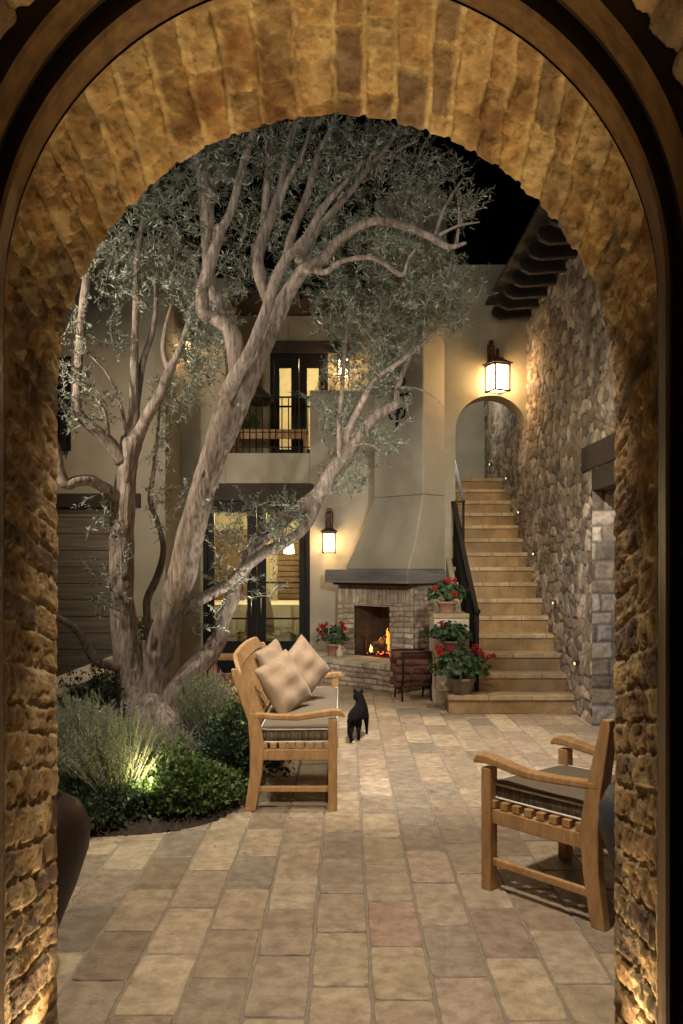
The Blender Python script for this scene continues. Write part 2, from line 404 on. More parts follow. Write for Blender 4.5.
PT = np.zeros((len(ts), 58, 3)); NR = np.zeros_like(PT); A = np.zeros((len(ts), 58)); B = np.zeros_like(A); EX = np.zeros_like(A)
for i, t in enumerate(ts):
    s_ = t*2.2 if t <= 1 else (2.2+(t-1)*2.8 if t <= 2 else 5.0+(t-2)*2.2)
    for j in range(58):
        w = vv[min(j, 51)]; cx = -.0287+.0112*w; Rr = .8915-.006*w; zs = 2.236-.166*w; Yp = 2.32+.38*w; e = 0
        if j > 51: e = ext[j-52]; Yp = 2.70+.012*min(1, (j-51)/2)
        p, n = arch_pt(cx, Rr+e, zs, t); PT[i, j] = (p[0], Yp, p[1]); NR[i, j] = (-n[0], 0, -n[1]) if j <= 51 else (0, 1, 0)
        A[i, j] = s_; B[i, j] = w*.38+e; EX[i, j] = e
wa = A+.010*vnoise(A*6, B*9, A*0, 4)+.004*vnoise(A*25, B*25, A*0, 6); wb = B+.012*vnoise(A*6, B*6, A*0+7, 4)
hh, ee = courses(wa, wb, 11, .078, .118, .14, .27, 8, 4)
kk = smooth(.006, .013, ee)
n1 = fbm(PT[..., 0]*22, PT[..., 1]*22, PT[..., 2]*22, 5, 21); n0 = fbm(PT[..., 0]*6, PT[..., 1]*6, PT[..., 2]*6, 3, 33); nf_ = fbm(PT[..., 0]*60, PT[..., 1]*60, PT[..., 2]*60, 3, 51)
jamb = 1-smooth(2.0, 2.5, A)*(1-smooth(4.6, 5.1, A))
rid = 1-np.abs(vnoise(A*16, B*13+A*7, A*0, 71))*2.0 + .5*(1-np.abs(vnoise(A*34, B*28+A*12, A*0, 72))*2)
amp = (.018-.008*jamb)
dd = amp*(kk*(.75+.5*np.abs(hh)) - .75 + .62*n1*(.5+.5*kk) + .12*n0 + .38*nf_ + (.10+.10*jamb)*rid)
dd = dd*np.clip(B/.03, 0, 1)*(.45+.55*np.clip((.38-B)/.05, 0, 1))
dd = np.where(EX > 0, dd*.5, dd)
PT = PT+dd[..., None]*NR
cols = [(.52, .38, .19), (.44, .30, .15), (.37, .26, .14), (.56, .42, .23), (.28, .21, .14), (.48, .34, .18), (.24, .18, .13), (.42, .32, .19), (.58, .46, .27)]
cc = pal(hh, cols)*kk[..., None]+np.array((.54, .445, .27))*(1-kk[..., None]); stn = smooth(.05, .75, fbm(PT[..., 0]*7, PT[..., 1]*7, PT[..., 2]*7, 4, 91)); cc = cc*(1+.30*n1+.12*n0+.14*nf_)[..., None]; cc = cc*(1-.55*stn[..., None]*np.array((.8, .95, 1.)))
rawmesh('brick_lining', PT.reshape(-1, 3), gridfaces(len(ts), 58), M['brick'], arch, np.clip(cc, 0, 1).reshape(-1, 3))
tsf = np.concatenate([[0], np.linspace(1, 2, 97), [3]])
a0 = (2.32, -.0287, .8915, 2.236)
sweep([(2.322, -.0287, .99, 2.236), (2.322, -.0287, .8955, 2.240), (2.314, -.0287, .8905, 2.243), (2.235, -.0283, .8805, 2.262), (2.222, -.028, .886, 2.266)], tsf, 'door_frame', M['frame'], arch)
sweep([(2.222, -.028, .886, 2.266), (2.220, -.028, .894, 2.278), (2.226, -.028, .897, 2.279), (2.226, -.028, .911, 2.290), (2.220, -.028, .916, 2.294), (2.205, -.028, .918, 2.295)], tsf, 'frame_groove', M['frame_dark'], arch)
sweep([(2.205, -.028, .918, 2.295), (2.130, -.028, .9205, 2.295), (2.118, -.028, .926, 2.295)], tsf, 'door_frame', M['frame'], arch)
sweep([(2.118, -.028, .926, 2.295), (2.114, -.028, .99, 2.295), (2.13, -.028, 1.0, 2.295)], tsf, 'frame_groove', M['frame_dark'], arch)
# the room-side brick reveal above and beside the frame
t2 = np.linspace(0, 3, 700); w2 = np.linspace(0, 1, 26)
TT, WW = np.meshgrid(t2, w2, indexing='ij'); P2 = np.zeros(TT.shape+(3,)); N2 = np.zeros_like(P2)
for i, t in enumerate(t2):
    for j, w in enumerate(w2):
        e = max(0, w-.6)*5; p, n = arch_pt(-.028, .985+e, 2.295, t); P2[i, j] = (p[0], 2.125-.33*min(w, .6)/.6, p[1]); N2[i, j] = (-n[0], 0, -n[1])
A2 = np.where(TT <= 1, TT*2.3, np.where(TT <= 2, 2.3+(TT-1)*3, 5.3+(TT-2)*2.3)); B2 = WW*.6
h2_, e2_ = courses(A2+.02*vnoise(A2*5, B2*9, A2*0, 4), B2, 17, .10, .16, .18, .3, 9, 4); k2 = smooth(.004, .022, e2_)
m1 = fbm(P2[..., 0]*16, P2[..., 1]*16, P2[..., 2]*16, 4, 5)
P2 = P2+(.02*(k2-.5+.5*m1))[..., None]*N2
c2_ = (pal(h2_, cols)*k2[..., None]+np.array((.45, .33, .2))*(1-k2[..., None]))*(1+.2*m1)[..., None]
rawmesh('inner_brick_reveal', P2.reshape(-1, 3), gridfaces(700, 26), M['brick'], arch, np.clip(c2_, 0, 1).reshape(-1, 3))

# ------------------------------------------------------------------ rubble stone wall on the right
STC = [(.34, .31, .27), (.43, .385, .32), (.23, .205, .185), (.39, .33, .255), (.52, .47, .40), (.28, .235, .185), (.36, .345, .33), (.19, .165, .145), (.56, .51, .45), (.31, .29, .26)]
sw = thing('stone_wall', 'tall rubble stone wall climbing beside the stairs, small uneven grey-brown stones', 'wall', (2.6, 9, 0))
def swhole(u, v): return (u < 3.157) & (v < 2.44)
relief('stone_face', (2.425, 5.0, 0), (0, 1, 0), (0, 0, 1), (-1, 0, 0), 9.5, 4.78, .0165, 'rubble', 31, STC, (.085, .07, .055), sw, M['stone'], amp=.024, hole=swhole, cw=.170, ch=.112)
relief('jamb_face', (2.40, 8.157, 0), (1, 0, 0), (0, 0, 1), (0, -1, 0), .75, 2.30, .014, 'course', 37, STC[3:]+[(.5, .47, .42)], (.2, .18, .16), sw, M['stone'], amp=.022, cw=.22, ch=.15)
g = MB(); g.box(2.44, 3.2, 8.19, 14.6, 0, 4.76); g.box(2.44, 3.2, 5.0, 8.19, 2.46, 4.76); g.box(2.44, 3.2, 4.2, 5.9, 0, 2.46); g.build('wall_core', M['plaster'], sw)
g = MB(); g.box(2.385, 3.1, 6.2, 8.47, 2.46, 2.70); g.build('lintel', M['darkwood'], sw, .01)
g = MB(); g.box(2.40, 3.1, 6.2, 8.16, 2.25, 2.455); g.build('lintel', M['darkwood'], sw, .008)

# eave with rafter tails over that wall
ev = thing('roof_eave', 'dark timber eave with projecting rafter tails above the stone wall', 'eave', (2.3, 9, 4.7))
yy = 10.75; 
while yy > 4.4:
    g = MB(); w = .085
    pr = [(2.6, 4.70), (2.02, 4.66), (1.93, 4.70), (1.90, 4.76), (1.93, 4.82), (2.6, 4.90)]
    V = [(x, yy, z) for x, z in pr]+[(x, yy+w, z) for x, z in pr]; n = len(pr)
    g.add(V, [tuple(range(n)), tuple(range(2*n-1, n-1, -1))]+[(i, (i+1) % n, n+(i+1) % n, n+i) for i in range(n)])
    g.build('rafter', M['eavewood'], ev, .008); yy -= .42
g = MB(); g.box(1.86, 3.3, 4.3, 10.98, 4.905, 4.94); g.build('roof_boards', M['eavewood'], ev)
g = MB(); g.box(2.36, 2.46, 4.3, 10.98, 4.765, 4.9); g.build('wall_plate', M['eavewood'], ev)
g = MB(); yy = 4.3
while yy < 10.9:
    g.tube([(1.98, yy, 5.02), (2.6, yy, 5.22), (3.4, yy, 5.48)], .08, 8); yy += .19
g.build('roof_tiles', M['tile'], ev)

# ------------------------------------------------------------------ plastered wall with the arch over the stairs
aw = thing('plastered_arch_wall', 'olive plastered wall pierced by a small arch over the stairs', 'wall', (1.9, 11.05, 0))
g = MB(); X0, X1, zs, Ya, Yb, TOP = 1.48, 2.415, 3.285, 11.05, 11.42, 5.45
g.box(1.00, X0, Ya, Yb, 0, TOP)
cx = (X0+X1)/2; r = (X1-X0)/2; n = 28
pa = [(cx-r*math.cos(math.pi*i/n), zs+r*math.sin(math.pi*i/n)) for i in range(n+1)]
for i in range(n):
    (xa, za), (xb, zb) = pa[i], pa[i+1]
    g.add([(xa, Ya, za), (xb, Ya, zb), (xb, Ya, TOP), (xa, Ya, TOP), (xa, Yb, za), (xb, Yb, zb), (xb, Yb, TOP), (xa, Yb, TOP)], [(0, 1, 2, 3), (4, 7, 6, 5), (0, 4, 5, 1), (3, 2, 6, 7)])
g.build('wall', M['plaster'], aw)
g = MB(); g.box(.9, 4.5, 14.3, 14.6, 0, 5.4); g.box(1.10, 1.46, 11.42, 14.3, 0, 5.4); g.build('passage_wall', M['plaster_l'], aw)
g = MB(); g.box(1.46, 2.42, 11.6, 11.75, 3.86, 4.05); g.build('ceiling_beam', M['darkwood'], aw)
g = MB(); g.box(1.1, 3.2, 11.42, 14.6, 4.35, 4.45); g.build('ceiling', M['darkwood'], aw)

# ------------------------------------------------------------------ stairs
st = thing('stone_staircase', 'long straight flight of sandstone steps, tinted with lamplight amber, rising to the small arch', 'staircase', (1.9, 8.8, 0))
sr = random.Random(5)
for i in range(1, 16):
    y0 = 8.797+.28*(i-1); z1 = .19*i; g = MB(); xl = 1.11 if i == 1 else 1.425 if y0 < 11.0 else 1.465
    xr = 2.425; g.box(xl, xr, y0+.012, y0+.30 if i < 15 else 14.3, max(0, z1-.24), z1-.052); rb = g
    xs = [xl-.012 if i == 1 else xl]; 
    while xs[-1] < xr-.5: xs.append(xs[-1]+sr.uniform(.3, .5))
    xs.append(xr)
    o = rb.build('step', M['step'], st, .004)
    t = MB()
    for a, b in zip(xs, xs[1:]):
        t.box(a+.0015, b-.0015, y0-.012+sr.uniform(-.002, .002), y0+.29 if i < 15 else 14.3, z1-.050, z1+sr.uniform(-.001, .001))
    t.build('nosing', M['step_nose'], o, .007)
    xj = xl+sr.uniform(.2, .5)
    while xj < xr-.1:
        t = MB(); t.box(xj, xj+.005, y0+.009, y0+.0125, z1-.19, z1-.053); xj += sr.uniform(.25, .42); t.build('riser_joint', M['grout'], o)
for (y0, y1, z, xl) in ((9.10, 9.46, .60, 1.02), (9.46, 9.97, 1.00, 1.03)):
    g = MB(); g.box(xl, 1.424, y0, y1, 0 if y0 > 9.2 else .19, z-.052); o = g.build('plinth', M['cap'], st, .01)
    g = MB(); g.box(xl-.015, 1.424, y0-.015, y1-.002, z-.05, z); g.build('plinth_cap', M['step_nose'], o, .008)
g = MB()
g.loft([[Vector((x, y, z)) for y, z in ((9.97, 0), (11.05, 0), (11.05, 1.65), (9.97, .92))] for x in (1.36, 1.424)]); g.build('side_wall', M['plaster'], st)

rl = thing('stair_railing', 'black wrought iron handrail with thin balusters on the left of the stairs', 'railing', (1.44, 9.1, .19))
a, b = Vector((1.445, 9.08, 1.05)), Vector((1.445, 11.02, 2.365))
g = MB(); g.bar(a, b, .05, .026); g.bar(b, b+Vector((.16, .0, 0)), .03, .02); g.build('handrail', M['iron'], rl, .004)
g = MB(); g.bar(a-Vector((0, 0, .72)), b-Vector((0, 0, .74)), .03, .014); g.build('bottom_rail', M['iron'], rl)
for k in range(1, 17):
    t = k/17; p = a.lerp(b, t); g = MB(); g.smooth = True
    g.tube([p-Vector((0, 0, .82)), p-Vector((0, 0, .45)), p-Vector((0, 0, .40)), p-Vector((0, 0, .35)), p], [.010, .010, .019, .010, .010], 6)
    g.build('baluster', M['iron'], rl)
g = MB(); g.box(1.423, 1.467, 9.058, 9.102, .19, 1.04); g.build('newel', M['iron'], rl, .004)
g = MB(); g.smooth = True; g.ball((1.445, 9.045, 1.045), .036, 12); g.build('scroll_end', M['iron'], rl)
rl2 = thing('upper_handrail', 'short bluish iron handrail seen through the small arch at the top of the stairs', 'railing', (1.6, 11.5, 2.1))
a, b = Vector((1.60, 11.16, 2.39)), Vector((1.60, 12.35, 3.20))
g = MB(); g.bar(a, b, .045, .03); g.build('handrail', M['steel'], rl2)
g = MB(); g.bar(a-Vector((0, 0, .0)), a-Vector((0, 0, .74)), .03, .03); g.bar(b, b-Vector((0, 0, .80)), .03, .03); g.bar(a-Vector((0, 0, .5)), b-Vector((0, 0, .5)), .02, .02); g.build('post', M['iron'], rl2)

SL = [(577, 663), (555, 602.5), (535, 553.5), (520, 512), (507.5, 478), (491, 464)]
for i, (x, y) in enumerate(SL):
    Yw = F*2.39/(x-CX); p = P(x, y, Yw)
    wd = ['lowest', 'second lowest', 'third lowest', 'fourth lowest', 'second highest', 'highest']
    t = thing('step_light', f'{wd[i]} of the tiny brass step lights in the stone wall', 'light', p, 'step lights in the stone wall')
    g = MB(); g.box(p.x-.022, p.x+.02, p.y-.030, p.y+.030, p.z-.022, p.z+.026); g.build('hood', M['rusty'], t, .004)
    g = MB(); g.box(p.x-.028, p.x-.0225, p.y-.018, p.y+.018, p.z-.016, p.z+.006); g.build('lens', M['led'], t)

# ------------------------------------------------------------------ the house
hs = thing('house', 'two storey plastered house with black glazed doors, balcony and plank garage door', 'house', (-1, 12, 0))
g = MB()
g.box(-2.42, -1.956, 12.0, 12.3, 0, 5.6); g.box(-1.956, -1.64, 12.0, 12.3, 2.70, 5.6); g.box(-.445, 1.30, 12.0, 12.3, 0, 3.98)
g.box(-1.956, -1.64, 12.3, 13.2, 3.13, 5.6); g.box(-2.42, -1.956, 12.3, 13.5, 2.7, 5.6)
g.build('wall', M['plaster_l'], hs)
g = MB(); g.box(-1.64, -.447, 12.0, 12.28, 2.70, 3.13); g.build('balcony_front', M['plaster_l'], hs, .01)
g = MB(); g.box(-1.64, 1.08, 12.285, 13.2, 2.98, 3.129); g.build('balcony_floor', M['cap'], hs)
g = MB(); g.box(-.45, 1.3, 11.98, 12.32, 3.982, 4.01); g.build('parapet_cap', M['plaster'], hs, .006)
g = MB(); g.box(-1.64, -1.11, 13.2, 13.5, 3.13, 5.42); g.box(-.21, 1.08, 13.2, 13.5, 3.13, 5.42); g.box(-1.11, -.21, 13.2, 13.5, 5.03, 5.42); g.build('upper_wall', M['plaster'], hs)
g = MB(); g.box(-1.22, .1, 13.17, 13.45, 4.84, 5.03); g.build('lintel', M['darkwood'], hs, .01)
g = MB(); g.box(-2.10, -.40, 11.965, 12.28, 2.452, 2.698); g.build('lintel', M['darkwood'], hs, .01)
g = MB()
g.box(-9, -5.2, 11.0, 11.3, 0, 5.56); g.box(-5.2, -2.70, 11.0, 11.3, 2.39, 3.02); g.box(-2.70, -2.28, 11.0, 11.3, 0, 5.56)
g.box(-3.50, -2.70, 11.0, 11.3, 3.02, 5.56); g.box(-5.2, -3.50, 11.0, 11.3, 4.25, 5.56); g.box(-2.58, -2.28, 11.3, 12.0, 0, 5.56); g.box(-9, -2.58, 12.3, 12.6, 0, 5.56)
g.build('garage_wall', M['plaster_l'], hs)
g = MB(); g.box(-5.2, -3.50, 11.10, 11.14, 3.02, 4.25); g.build('window', M['blackframe'], hs)
g = MB(); g.box(-5.2, -2.6, 10.965, 11.02, 2.29, 2.47); g.build('lintel', M['darkwood'], hs, .008)
for (x0, x1, yb, z) in ((-9, -1.9, 11.6, 5.58), (-2.2, 1.1, 13.2, 5.44)):
    g = MB(); g.box(x0, x1, yb-.75, yb+1.6, z, z+.06)
    x = x0
    while x < x1:
        g.tube([(x, yb-.85, z+.03), (x, yb+.2, z+.36), (x, yb+1.6, z+.8)], .08, 7); x += .19
    g.build('roof', M['tile'], hs)
pr = random.Random(4); z = .02; dr = None; lv = []
while z < 2.28:
    h = .215; g = MB(); x = -5.15
    g.box(x, -2.705, 11.06+pr.uniform(-.004, .004), 11.11, z, min(z+h-.008, 2.285)); o = g.build('door_plank', M['plank'], hs, .004); z += h
g = MB(); g.box(-5.19, -2.702, 11.12, 11.15, 0, 2.29); g.build('garage_door_backing', M['blackframe'], hs)

def fdoor(name, x0, x1, y, z0, z1, glassz, muntins, stile, mid, handle):
    g = MB(); g.box(x0, x0+.06, y-.02, y+.12, z0, z1); g.box(x1-.06, x1, y-.02, y+.12, z0, z1); g.box(x0+.06, x1-.06, y-.02, y+.12, z1-.05, z1)
    o = g.build(name, M['blackframe'], hs, .004); xm = (x0+x1)/2
    for a, b in ((x0+.063, xm-.003), (xm+.003, x1-.063)):
        inn = xm if a < xm-.01 and b < xm else xm
        sa = stile if a < xm-.1 and b <= xm else mid
        sb = mid if b <= xm else stile
        l = MB(); l.box(a, a+sa, y, y+.05, z0+.01, z1-.055); l.box(b-sb, b, y, y+.05, z0+.01, z1-.055)
        l.box(a+sa, b-sb, y, y+.05, z0+.01, glassz[0]); l.box(a+sa, b-sb, y, y+.05, glassz[1], z1-.055)
        for mz in muntins: l.box(a+sa, b-sb, y+.005, y+.045, mz-.013, mz+.013)
        l.build('door_leaf', M['blackframe'], o, .003)
        q = MB(); q.box(a+sa-.005, b-sb+.005, y+.022, y+.028, glassz[0]-.005, glassz[1]+.005); q.build('glass', M['glass'], o)
        if handle:
            hx = (b-mid/2) if b <= xm else (a+mid/2); k = MB(); k.smooth = True
            k.tube([(hx, y-.002, handle-.12), (hx, y-.05, handle-.12), (hx, y-.05, handle+.12), (hx, y-.002, handle+.12)], .011, 8); k.build('handle', M['steel'], o)
fdoor('french_door', -1.955, -.446, 12.02, .01, 2.45, (.47, 2.29), (.79, 1.30), .09, .13, .96)
fdoor('upper_french_door', -1.108, -.212, 13.22, 3.135, 4.838, (3.35, 4.62), (4.02,), .08, .12, None)

br = thing('balcony_railing', 'black iron balcony railing with plain upright bars over the glazed door', 'railing', (-1, 12.05, 3.13))
g = MB(); g.bar((-1.62, 12.06, 3.93), (-.45, 12.06, 3.93), .035, .02); g.build('handrail', M['iron'], br); g = MB(); g.bar((-1.62, 12.06, 3.22), (-.45, 12.06, 3.22), .02, .015); g.build('bottom_rail', M['iron'], br)
for k in range(13):
    x = -1.58+k*.092; g = MB(); g.smooth = True; g.tube([(x, 12.06, 3.131), (x, 12.06, 3.92)], .0085, 6); g.build('baluster', M['iron'], br)
jr = thing('juliet_railing', 'small black iron window railing high on the left wall beyond the olive branches', 'railing', (-3.8, 10.9, 3))
g = MB(); g.bar((-5.2, 10.9, 4.0), (-3.53, 10.9, 4.0), .03, .03); g.bar((-5.2, 10.9, 3.05), (-3.53, 10.9, 3.05), .03, .03); g.bar((-3.54, 10.9, 4.0), (-3.54, 11.0, 4.0), .03, .03); g.bar((-3.54, 10.9, 3.05), (-3.54, 11.0, 3.05), .03, .03); g.build('rail', M['iron'], jr)
for k in range(14):
    x = -3.55-k*.1; g = MB(); g.tube([(x, 10.9, 2.98), (x, 10.9, 4.04)], .011, 6); g.build('baluster', M['iron'], jr)

# rooms behind the glass
rm = thing('bedroom', 'warm ochre bedroom seen through the black glazed ground floor doors', 'room', (-1, 13, 0))
g = MB(); g.box(-3.0, .7, 15.4, 15.5, 0, 2.7); g.box(-3.1, -3.0, 12.3, 15.5, 0, 2.7); g.box(.7, .8, 12.3, 15.5, 0, 2.7); g.build('wall', M['roomwall'], rm)
g = MB(); g.box(-3, .7, 12.3, 15.4, 0, .03); g.build('floor', M['shutter'], rm); g = MB(); g.box(-3.1, .8, 12.31, 15.5, 2.7, 2.8); g.build('ceiling', M['roomwall'], rm)
g = MB(); z = .05
while z < 2.1: g.box(-1.15, -.05, 15.32, 15.39, z, z+.085); z += .1
g.build('louvred_shutter', M['shutter'], rm)
g = MB(); g.box(-2.4, -1.6, 15.3, 15.39, 0, 2.2); g.build('wardrobe', M['shutter'], rm)
rm2 = thing('upper_room', 'brightly lit upstairs room behind the balcony doors', 'room', (-.6, 14, 3.1))
g = MB(); g.box(-1.9, .8, 15.6, 15.7, 3.1, 5.3); g.box(-2, -1.9, 13.5, 15.7, 3.1, 5.3); g.box(.8, .9, 13.5, 15.7, 3.1, 5.3); g.box(-2, .9, 13.5, 15.7, 5.3, 5.4); g.box(-1.9, .8, 13.51, 15.6, 3.0, 3.1)
g.build('wall', M['linen'], rm2)
g = MB(); g.box(-.78, -.66, 13.9, 13.98, 3.1, 4.75); g.build('cupboard_door', M['teak'], rm2)

def wavy_sheet(x0, x1, y, z0, z1, nf, amp, flip=0, hem=.03):
    nx = 120; V = []; Fs = []
    for k, z in enumerate(np.linspace(z1, z0, 8)):
        for i in range(nx):
            x = x0+(x1-x0)*i/(nx-1); a = k/7
            zz = z + (hem*math.sin(i*.33) if k == 7 else 0)
            V.append((x+.01*math.sin(i*.4+k), y-a*.05+amp*a*math.sin(i/nx*nf*6.28+.6*math.sin(i*.2)), zz))
    return V, gridfaces(8, nx)
bd = thing('bed', 'high bed with cream ruffled linen inside the ground floor room', 'bed', (-1.2, 13.2, 0))
g = MB(); g.box(-2.3, -.1, 12.86, 14.9, .45, .94); g.build('mattress', M['linen'], bd, .05)
V, Fq = wavy_sheet(-2.3, -.1, 12.84, .52, .95, 26, .018); rawmesh('quilt_ruffle', V, Fq, M['linen'], bd)
V, Fq = wavy_sheet(-2.28, -.12, 12.89, .02, .50, 34, .012); rawmesh('bed_skirt', V, Fq, M['linen'], bd)
ch = thing('armchair', 'round-backed upholstered chair beside the bed indoors', 'chair', (-1.2, 12.6, 0))
g = MB(); g.smooth = True
for q, zt in ((0, 1.25),):
    rings = []
    for k in range(9):
        a = math.pi*k/8; rings.append([Vector((-1.22+.22*math.cos(a)*w, 12.62+d, .55+zt*.55*math.sin(a)*w)) for w, d in ((1, 0), (1, .08), (.3, .08), (.3, 0))])
    g.loft(rings)
g.build('backrest', M['pillow'], ch)
g = MB(); g.box(-1.45, -.99, 12.42, 12.76, .28, .5); g.build('seat', M['pillow'], ch, .03)
for sx in (-1.42, -1.05):
    for sy in (12.46, 12.7): g = MB(); g.box(sx, sx+.04, sy, sy+.04, .03, .28); g.build('leg', M['darkwood'], ch)
il = thing('pendant_lamp', 'small glowing lamp seen through the right leaf of the glazed doors', 'lamp', P(289, 548, 14.6))
p = P(289, 548, 14.6); g = MB(); g.smooth = True; g.lathe(p, [(.06, -.10), (.09, -.09), (.07, .10), (.02, .11)], 16); g.build('lamp_shade', M['lampdim'], il)
g = MB(); g.tube([p+Vector((0, 0, .11)), (p.x, p.y, 2.69)], .006, 6); g.build('cord', M['iron'], il)
# ------------------------------------------------------------------ corner fireplace
fp = thing('fireplace', 'outdoor corner fireplace with pale brick surround and tapering plaster hood', 'fireplace', (.4, 11.3, 0))
Uv, Nv = Vector((.7071, -.7071, 0)), Vector((-.7071, -.7071, 0)); OF = Vector((.4, 11.3, 0))
def L3(s, n, z): return OF + Uv*s + Nv*n + Vector((0, 0, z))
MF = Matrix(((Uv.x, Nv.x, 0, OF.x), (Uv.y, Nv.y, 0, OF.y), (0, 0, 1, 0), (0, 0, 0, 1)))
FB = [(.62, .55, .45), (.56, .48, .38), (.66, .59, .50), (.50, .42, .33), (.60, .50, .40), (.45, .36, .28), (.70, .64, .56)]
def post(u, v, h, k):
    sd = (v > .70)          # soldier course over the opening
    fu = u/.068; c = np.floor(fu); e = np.minimum(fu-c, c+1-fu)*.068; e = np.minimum(e, np.abs(v-.70)); e = np.minimum(e, np.abs(v-.945))
    h = np.where(sd, hash2(c, np.floor(v*0), 77), h); k = np.where(sd, smooth(.003, .010, e), k)
    k = np.where(np.abs(u-1.19) < .008, 0, k); return h, k
z0 = .334
relief('brick_surround', L3(-.63, 0, z0), Uv, (0, 0, 1), Nv, 1.365, .97, .008, 'brick', 5, FB, (.30, .26, .21), fp, M['fbrick'], amp=.012, cw=.20, ch=.068, post=post,
       hole=lambda u, v: (u > .324) & (u < .958) & (v < .666))
relief('brick_side', L3(.735, 0, 0), -Nv, (0, 0, 1), Uv, .75, 1.305, .012, 'brick', 6, FB, (.28, .24, .19), fp, M['fbrick'], amp=.010, cw=.20, ch=.068)
g = MB(); g.box(-.306, -.300, -.5, -.004, z0, 1.0, MF); g.box(.322, .328, -.5, -.004, z0, 1.0, MF); g.box(-.306, .328, -.52, -.5, z0, 1.0, MF); g.box(-.306, .328, -.5, -.004, 1.0, 1.01, MF); g.box(-.306, .328, -.5, .0, z0-.01, z0+.003, MF)
g.build('firebox', M['sooty'], fp)
g = MB(); g.box(-.63, -.31, -.7, -.012, z0, 1.30, MF); g.box(.333, .722, -.7, -.012, z0, 1.30, MF); g.box(-.31, .333, -.7, -.012, 1.015, 1.30, MF); g.build('chimney_core', M['sooty'], fp)
# hearth
g = MB(); hp = [L3(-.535, .555, 0), L3(.95, .555, 0), L3(.95, -.3, 0), L3(.70, -.3, 0), L3(.70, -.02, 0), L3(-.7, -.02, 0), Vector((-.37, 12.0, 0))]
g.prism([(p.x, p.y) for p in hp], 0, .262); o = g.build('hearth', M['cap'], fp)
relief('hearth_face', L3(-.54, .565, 0), Uv, (0, 0, 1), Nv, 1.50, .264, .010, 'brick', 15, FB, (.26, .22, .17), o, M['fbrick'], amp=.012, cw=.21, ch=.066)
relief('hearth_face', L3(.96, .565, 0), -Nv, (0, 0, 1), Uv, .85, .264, .010, 'brick', 16, FB, (.26, .22, .17), o, M['fbrick'], amp=.012, cw=.21, ch=.066)
hr = random.Random(8)
for k in range(15):
    s0 = -.56+k*.1035; g = MB(); dz = hr.uniform(-.003, .003); g.box(s0+.004, s0+.0995, .30, .592+hr.uniform(-.006, .006), .264+dz, .332+dz, MF)
    q = g.build('hearth_brick', M['cap'] if k % 3 else M['plaster_l'], fp, .012)
g = MB(); tp = [L3(-.6, .298, 0), L3(.992, .298, 0), L3(.992, -.3, 0), L3(.74, -.3, 0), L3(.74, .0, 0), L3(-.62, .0, 0), Vector((-.40, 12.0, 0)), Vector((-.40, 11.6, 0))]
g.prism([(p.x, p.y) for p in tp], .262, .330); g.build('hearth_top', M['cap'], fp, .006)
g = MB(); g.box(-.63, .85, -.60, .262, 1.310, 1.488, MF); g.build('mantel', M['beam'], fp, .012)
g = MB(); g.box(-.55, .80, .0, .18, 1.280, 1.309, MF); g.build('mantel_moulding', M['sooty'], fp, .008)
g = MB()
def ring(s0, s1, n1, z): return [L3(s0, n1, z), L3(s1, n1, z), L3(s1, -.55, z), L3(s0, -.9, z)]
g.loft([ring(-.27, .845, .225, 1.489), ring(-.27+.02, .845, .215, 1.56), ring(-.20, .844, .13, 1.75), ring(-.11, .843, .04, 2.05), ring(-.04, .842, -.02, 2.30), ring(0, .84, -.05, 2.44)]); g.build('hood', M['plaster_l'], fp, .015)
g = MB(); g.loft([ring(0, .84, -.05, 2.441), ring(0, .84, -.05, 6.4)]); g.build('chimney_stack', M['plaster_l'], fp, .015)
g = MB(); g.smooth = True   # wrought iron tie on the stack
c = L3(.42, -.035, 3.62)
def spiral(c, r, t0, t1, fx): return [c+Uv*(fx*r*(1-.6*k/14)*math.cos(t0+(t1-t0)*k/14))+Vector((0, 0, r*(1-.6*k/14)*math.sin(t0+(t1-t0)*k/14))) for k in range(15)]
g.tube([c+Vector((0, 0, -.28)), c+Vector((0, 0, .42))], .02, 6)
for fx, dz in ((1, -.1), (-1, -.1), (1, .3), (-1, .3)): g.tube(spiral(c+Vector((0, 0, dz))+Uv*fx*.07, .075, -1.6, 3.6, fx), .012, 6)
g.tube([c-Uv*.16+Vector((0, 0, .12)), c+Uv*.18+Vector((0, 0, .12))], .02, 6); g.build('iron_wall_tie', M['iron'], fp)
# fire: logs, flames, andirons
for k, (a, b, r) in enumerate((((-.2, -.12, .40), (.24, -.16, .41), .045), ((-.16, -.27, .40), (.25, -.25, .42), .05), ((-.1, -.1, .48), (.18, -.28, .52), .04), ((.1, -.08, .46), (-.08, -.3, .56), .035))):
    g = MB(); g.smooth = True; A_, B_ = L3(*a), L3(*b); g.tube([A_.lerp(B_, t) for t in np.linspace(0, 1, 7)], r, 9, .15, 12, k); g.build('burning_log', M['sooty'], fp)
fr = random.Random(12)
for k in range(15):
    s = fr.uniform(-.12, .24); n = fr.uniform(-.3, -.08); h = fr.uniform(.04, .12)
    if k == 0: s, n, h = .15, -.15, .21
    w = h*.2; g = MB(); g.smooth = True; zb = fr.uniform(.36, .52) if k else .50
    pts = [L3(s+.25*w*math.sin(q*2.2+k), n, zb+h*q/6) for q in range(7)]
    g.tube(pts, [w*.5, w, w*.9, w*.7, w*.45, w*.22, .002], 7); g.build('flame', M['flame2'] if k % 2 else M['flame'], fp)
g = MB(); g.smooth = True
for k in range(70): g.ball(L3(fr.uniform(-.2, .27), fr.uniform(-.3, -.06), fr.uniform(.345, .40)), fr.uniform(.006, .016), 5)
g.build('embers', M['ember'], fp)
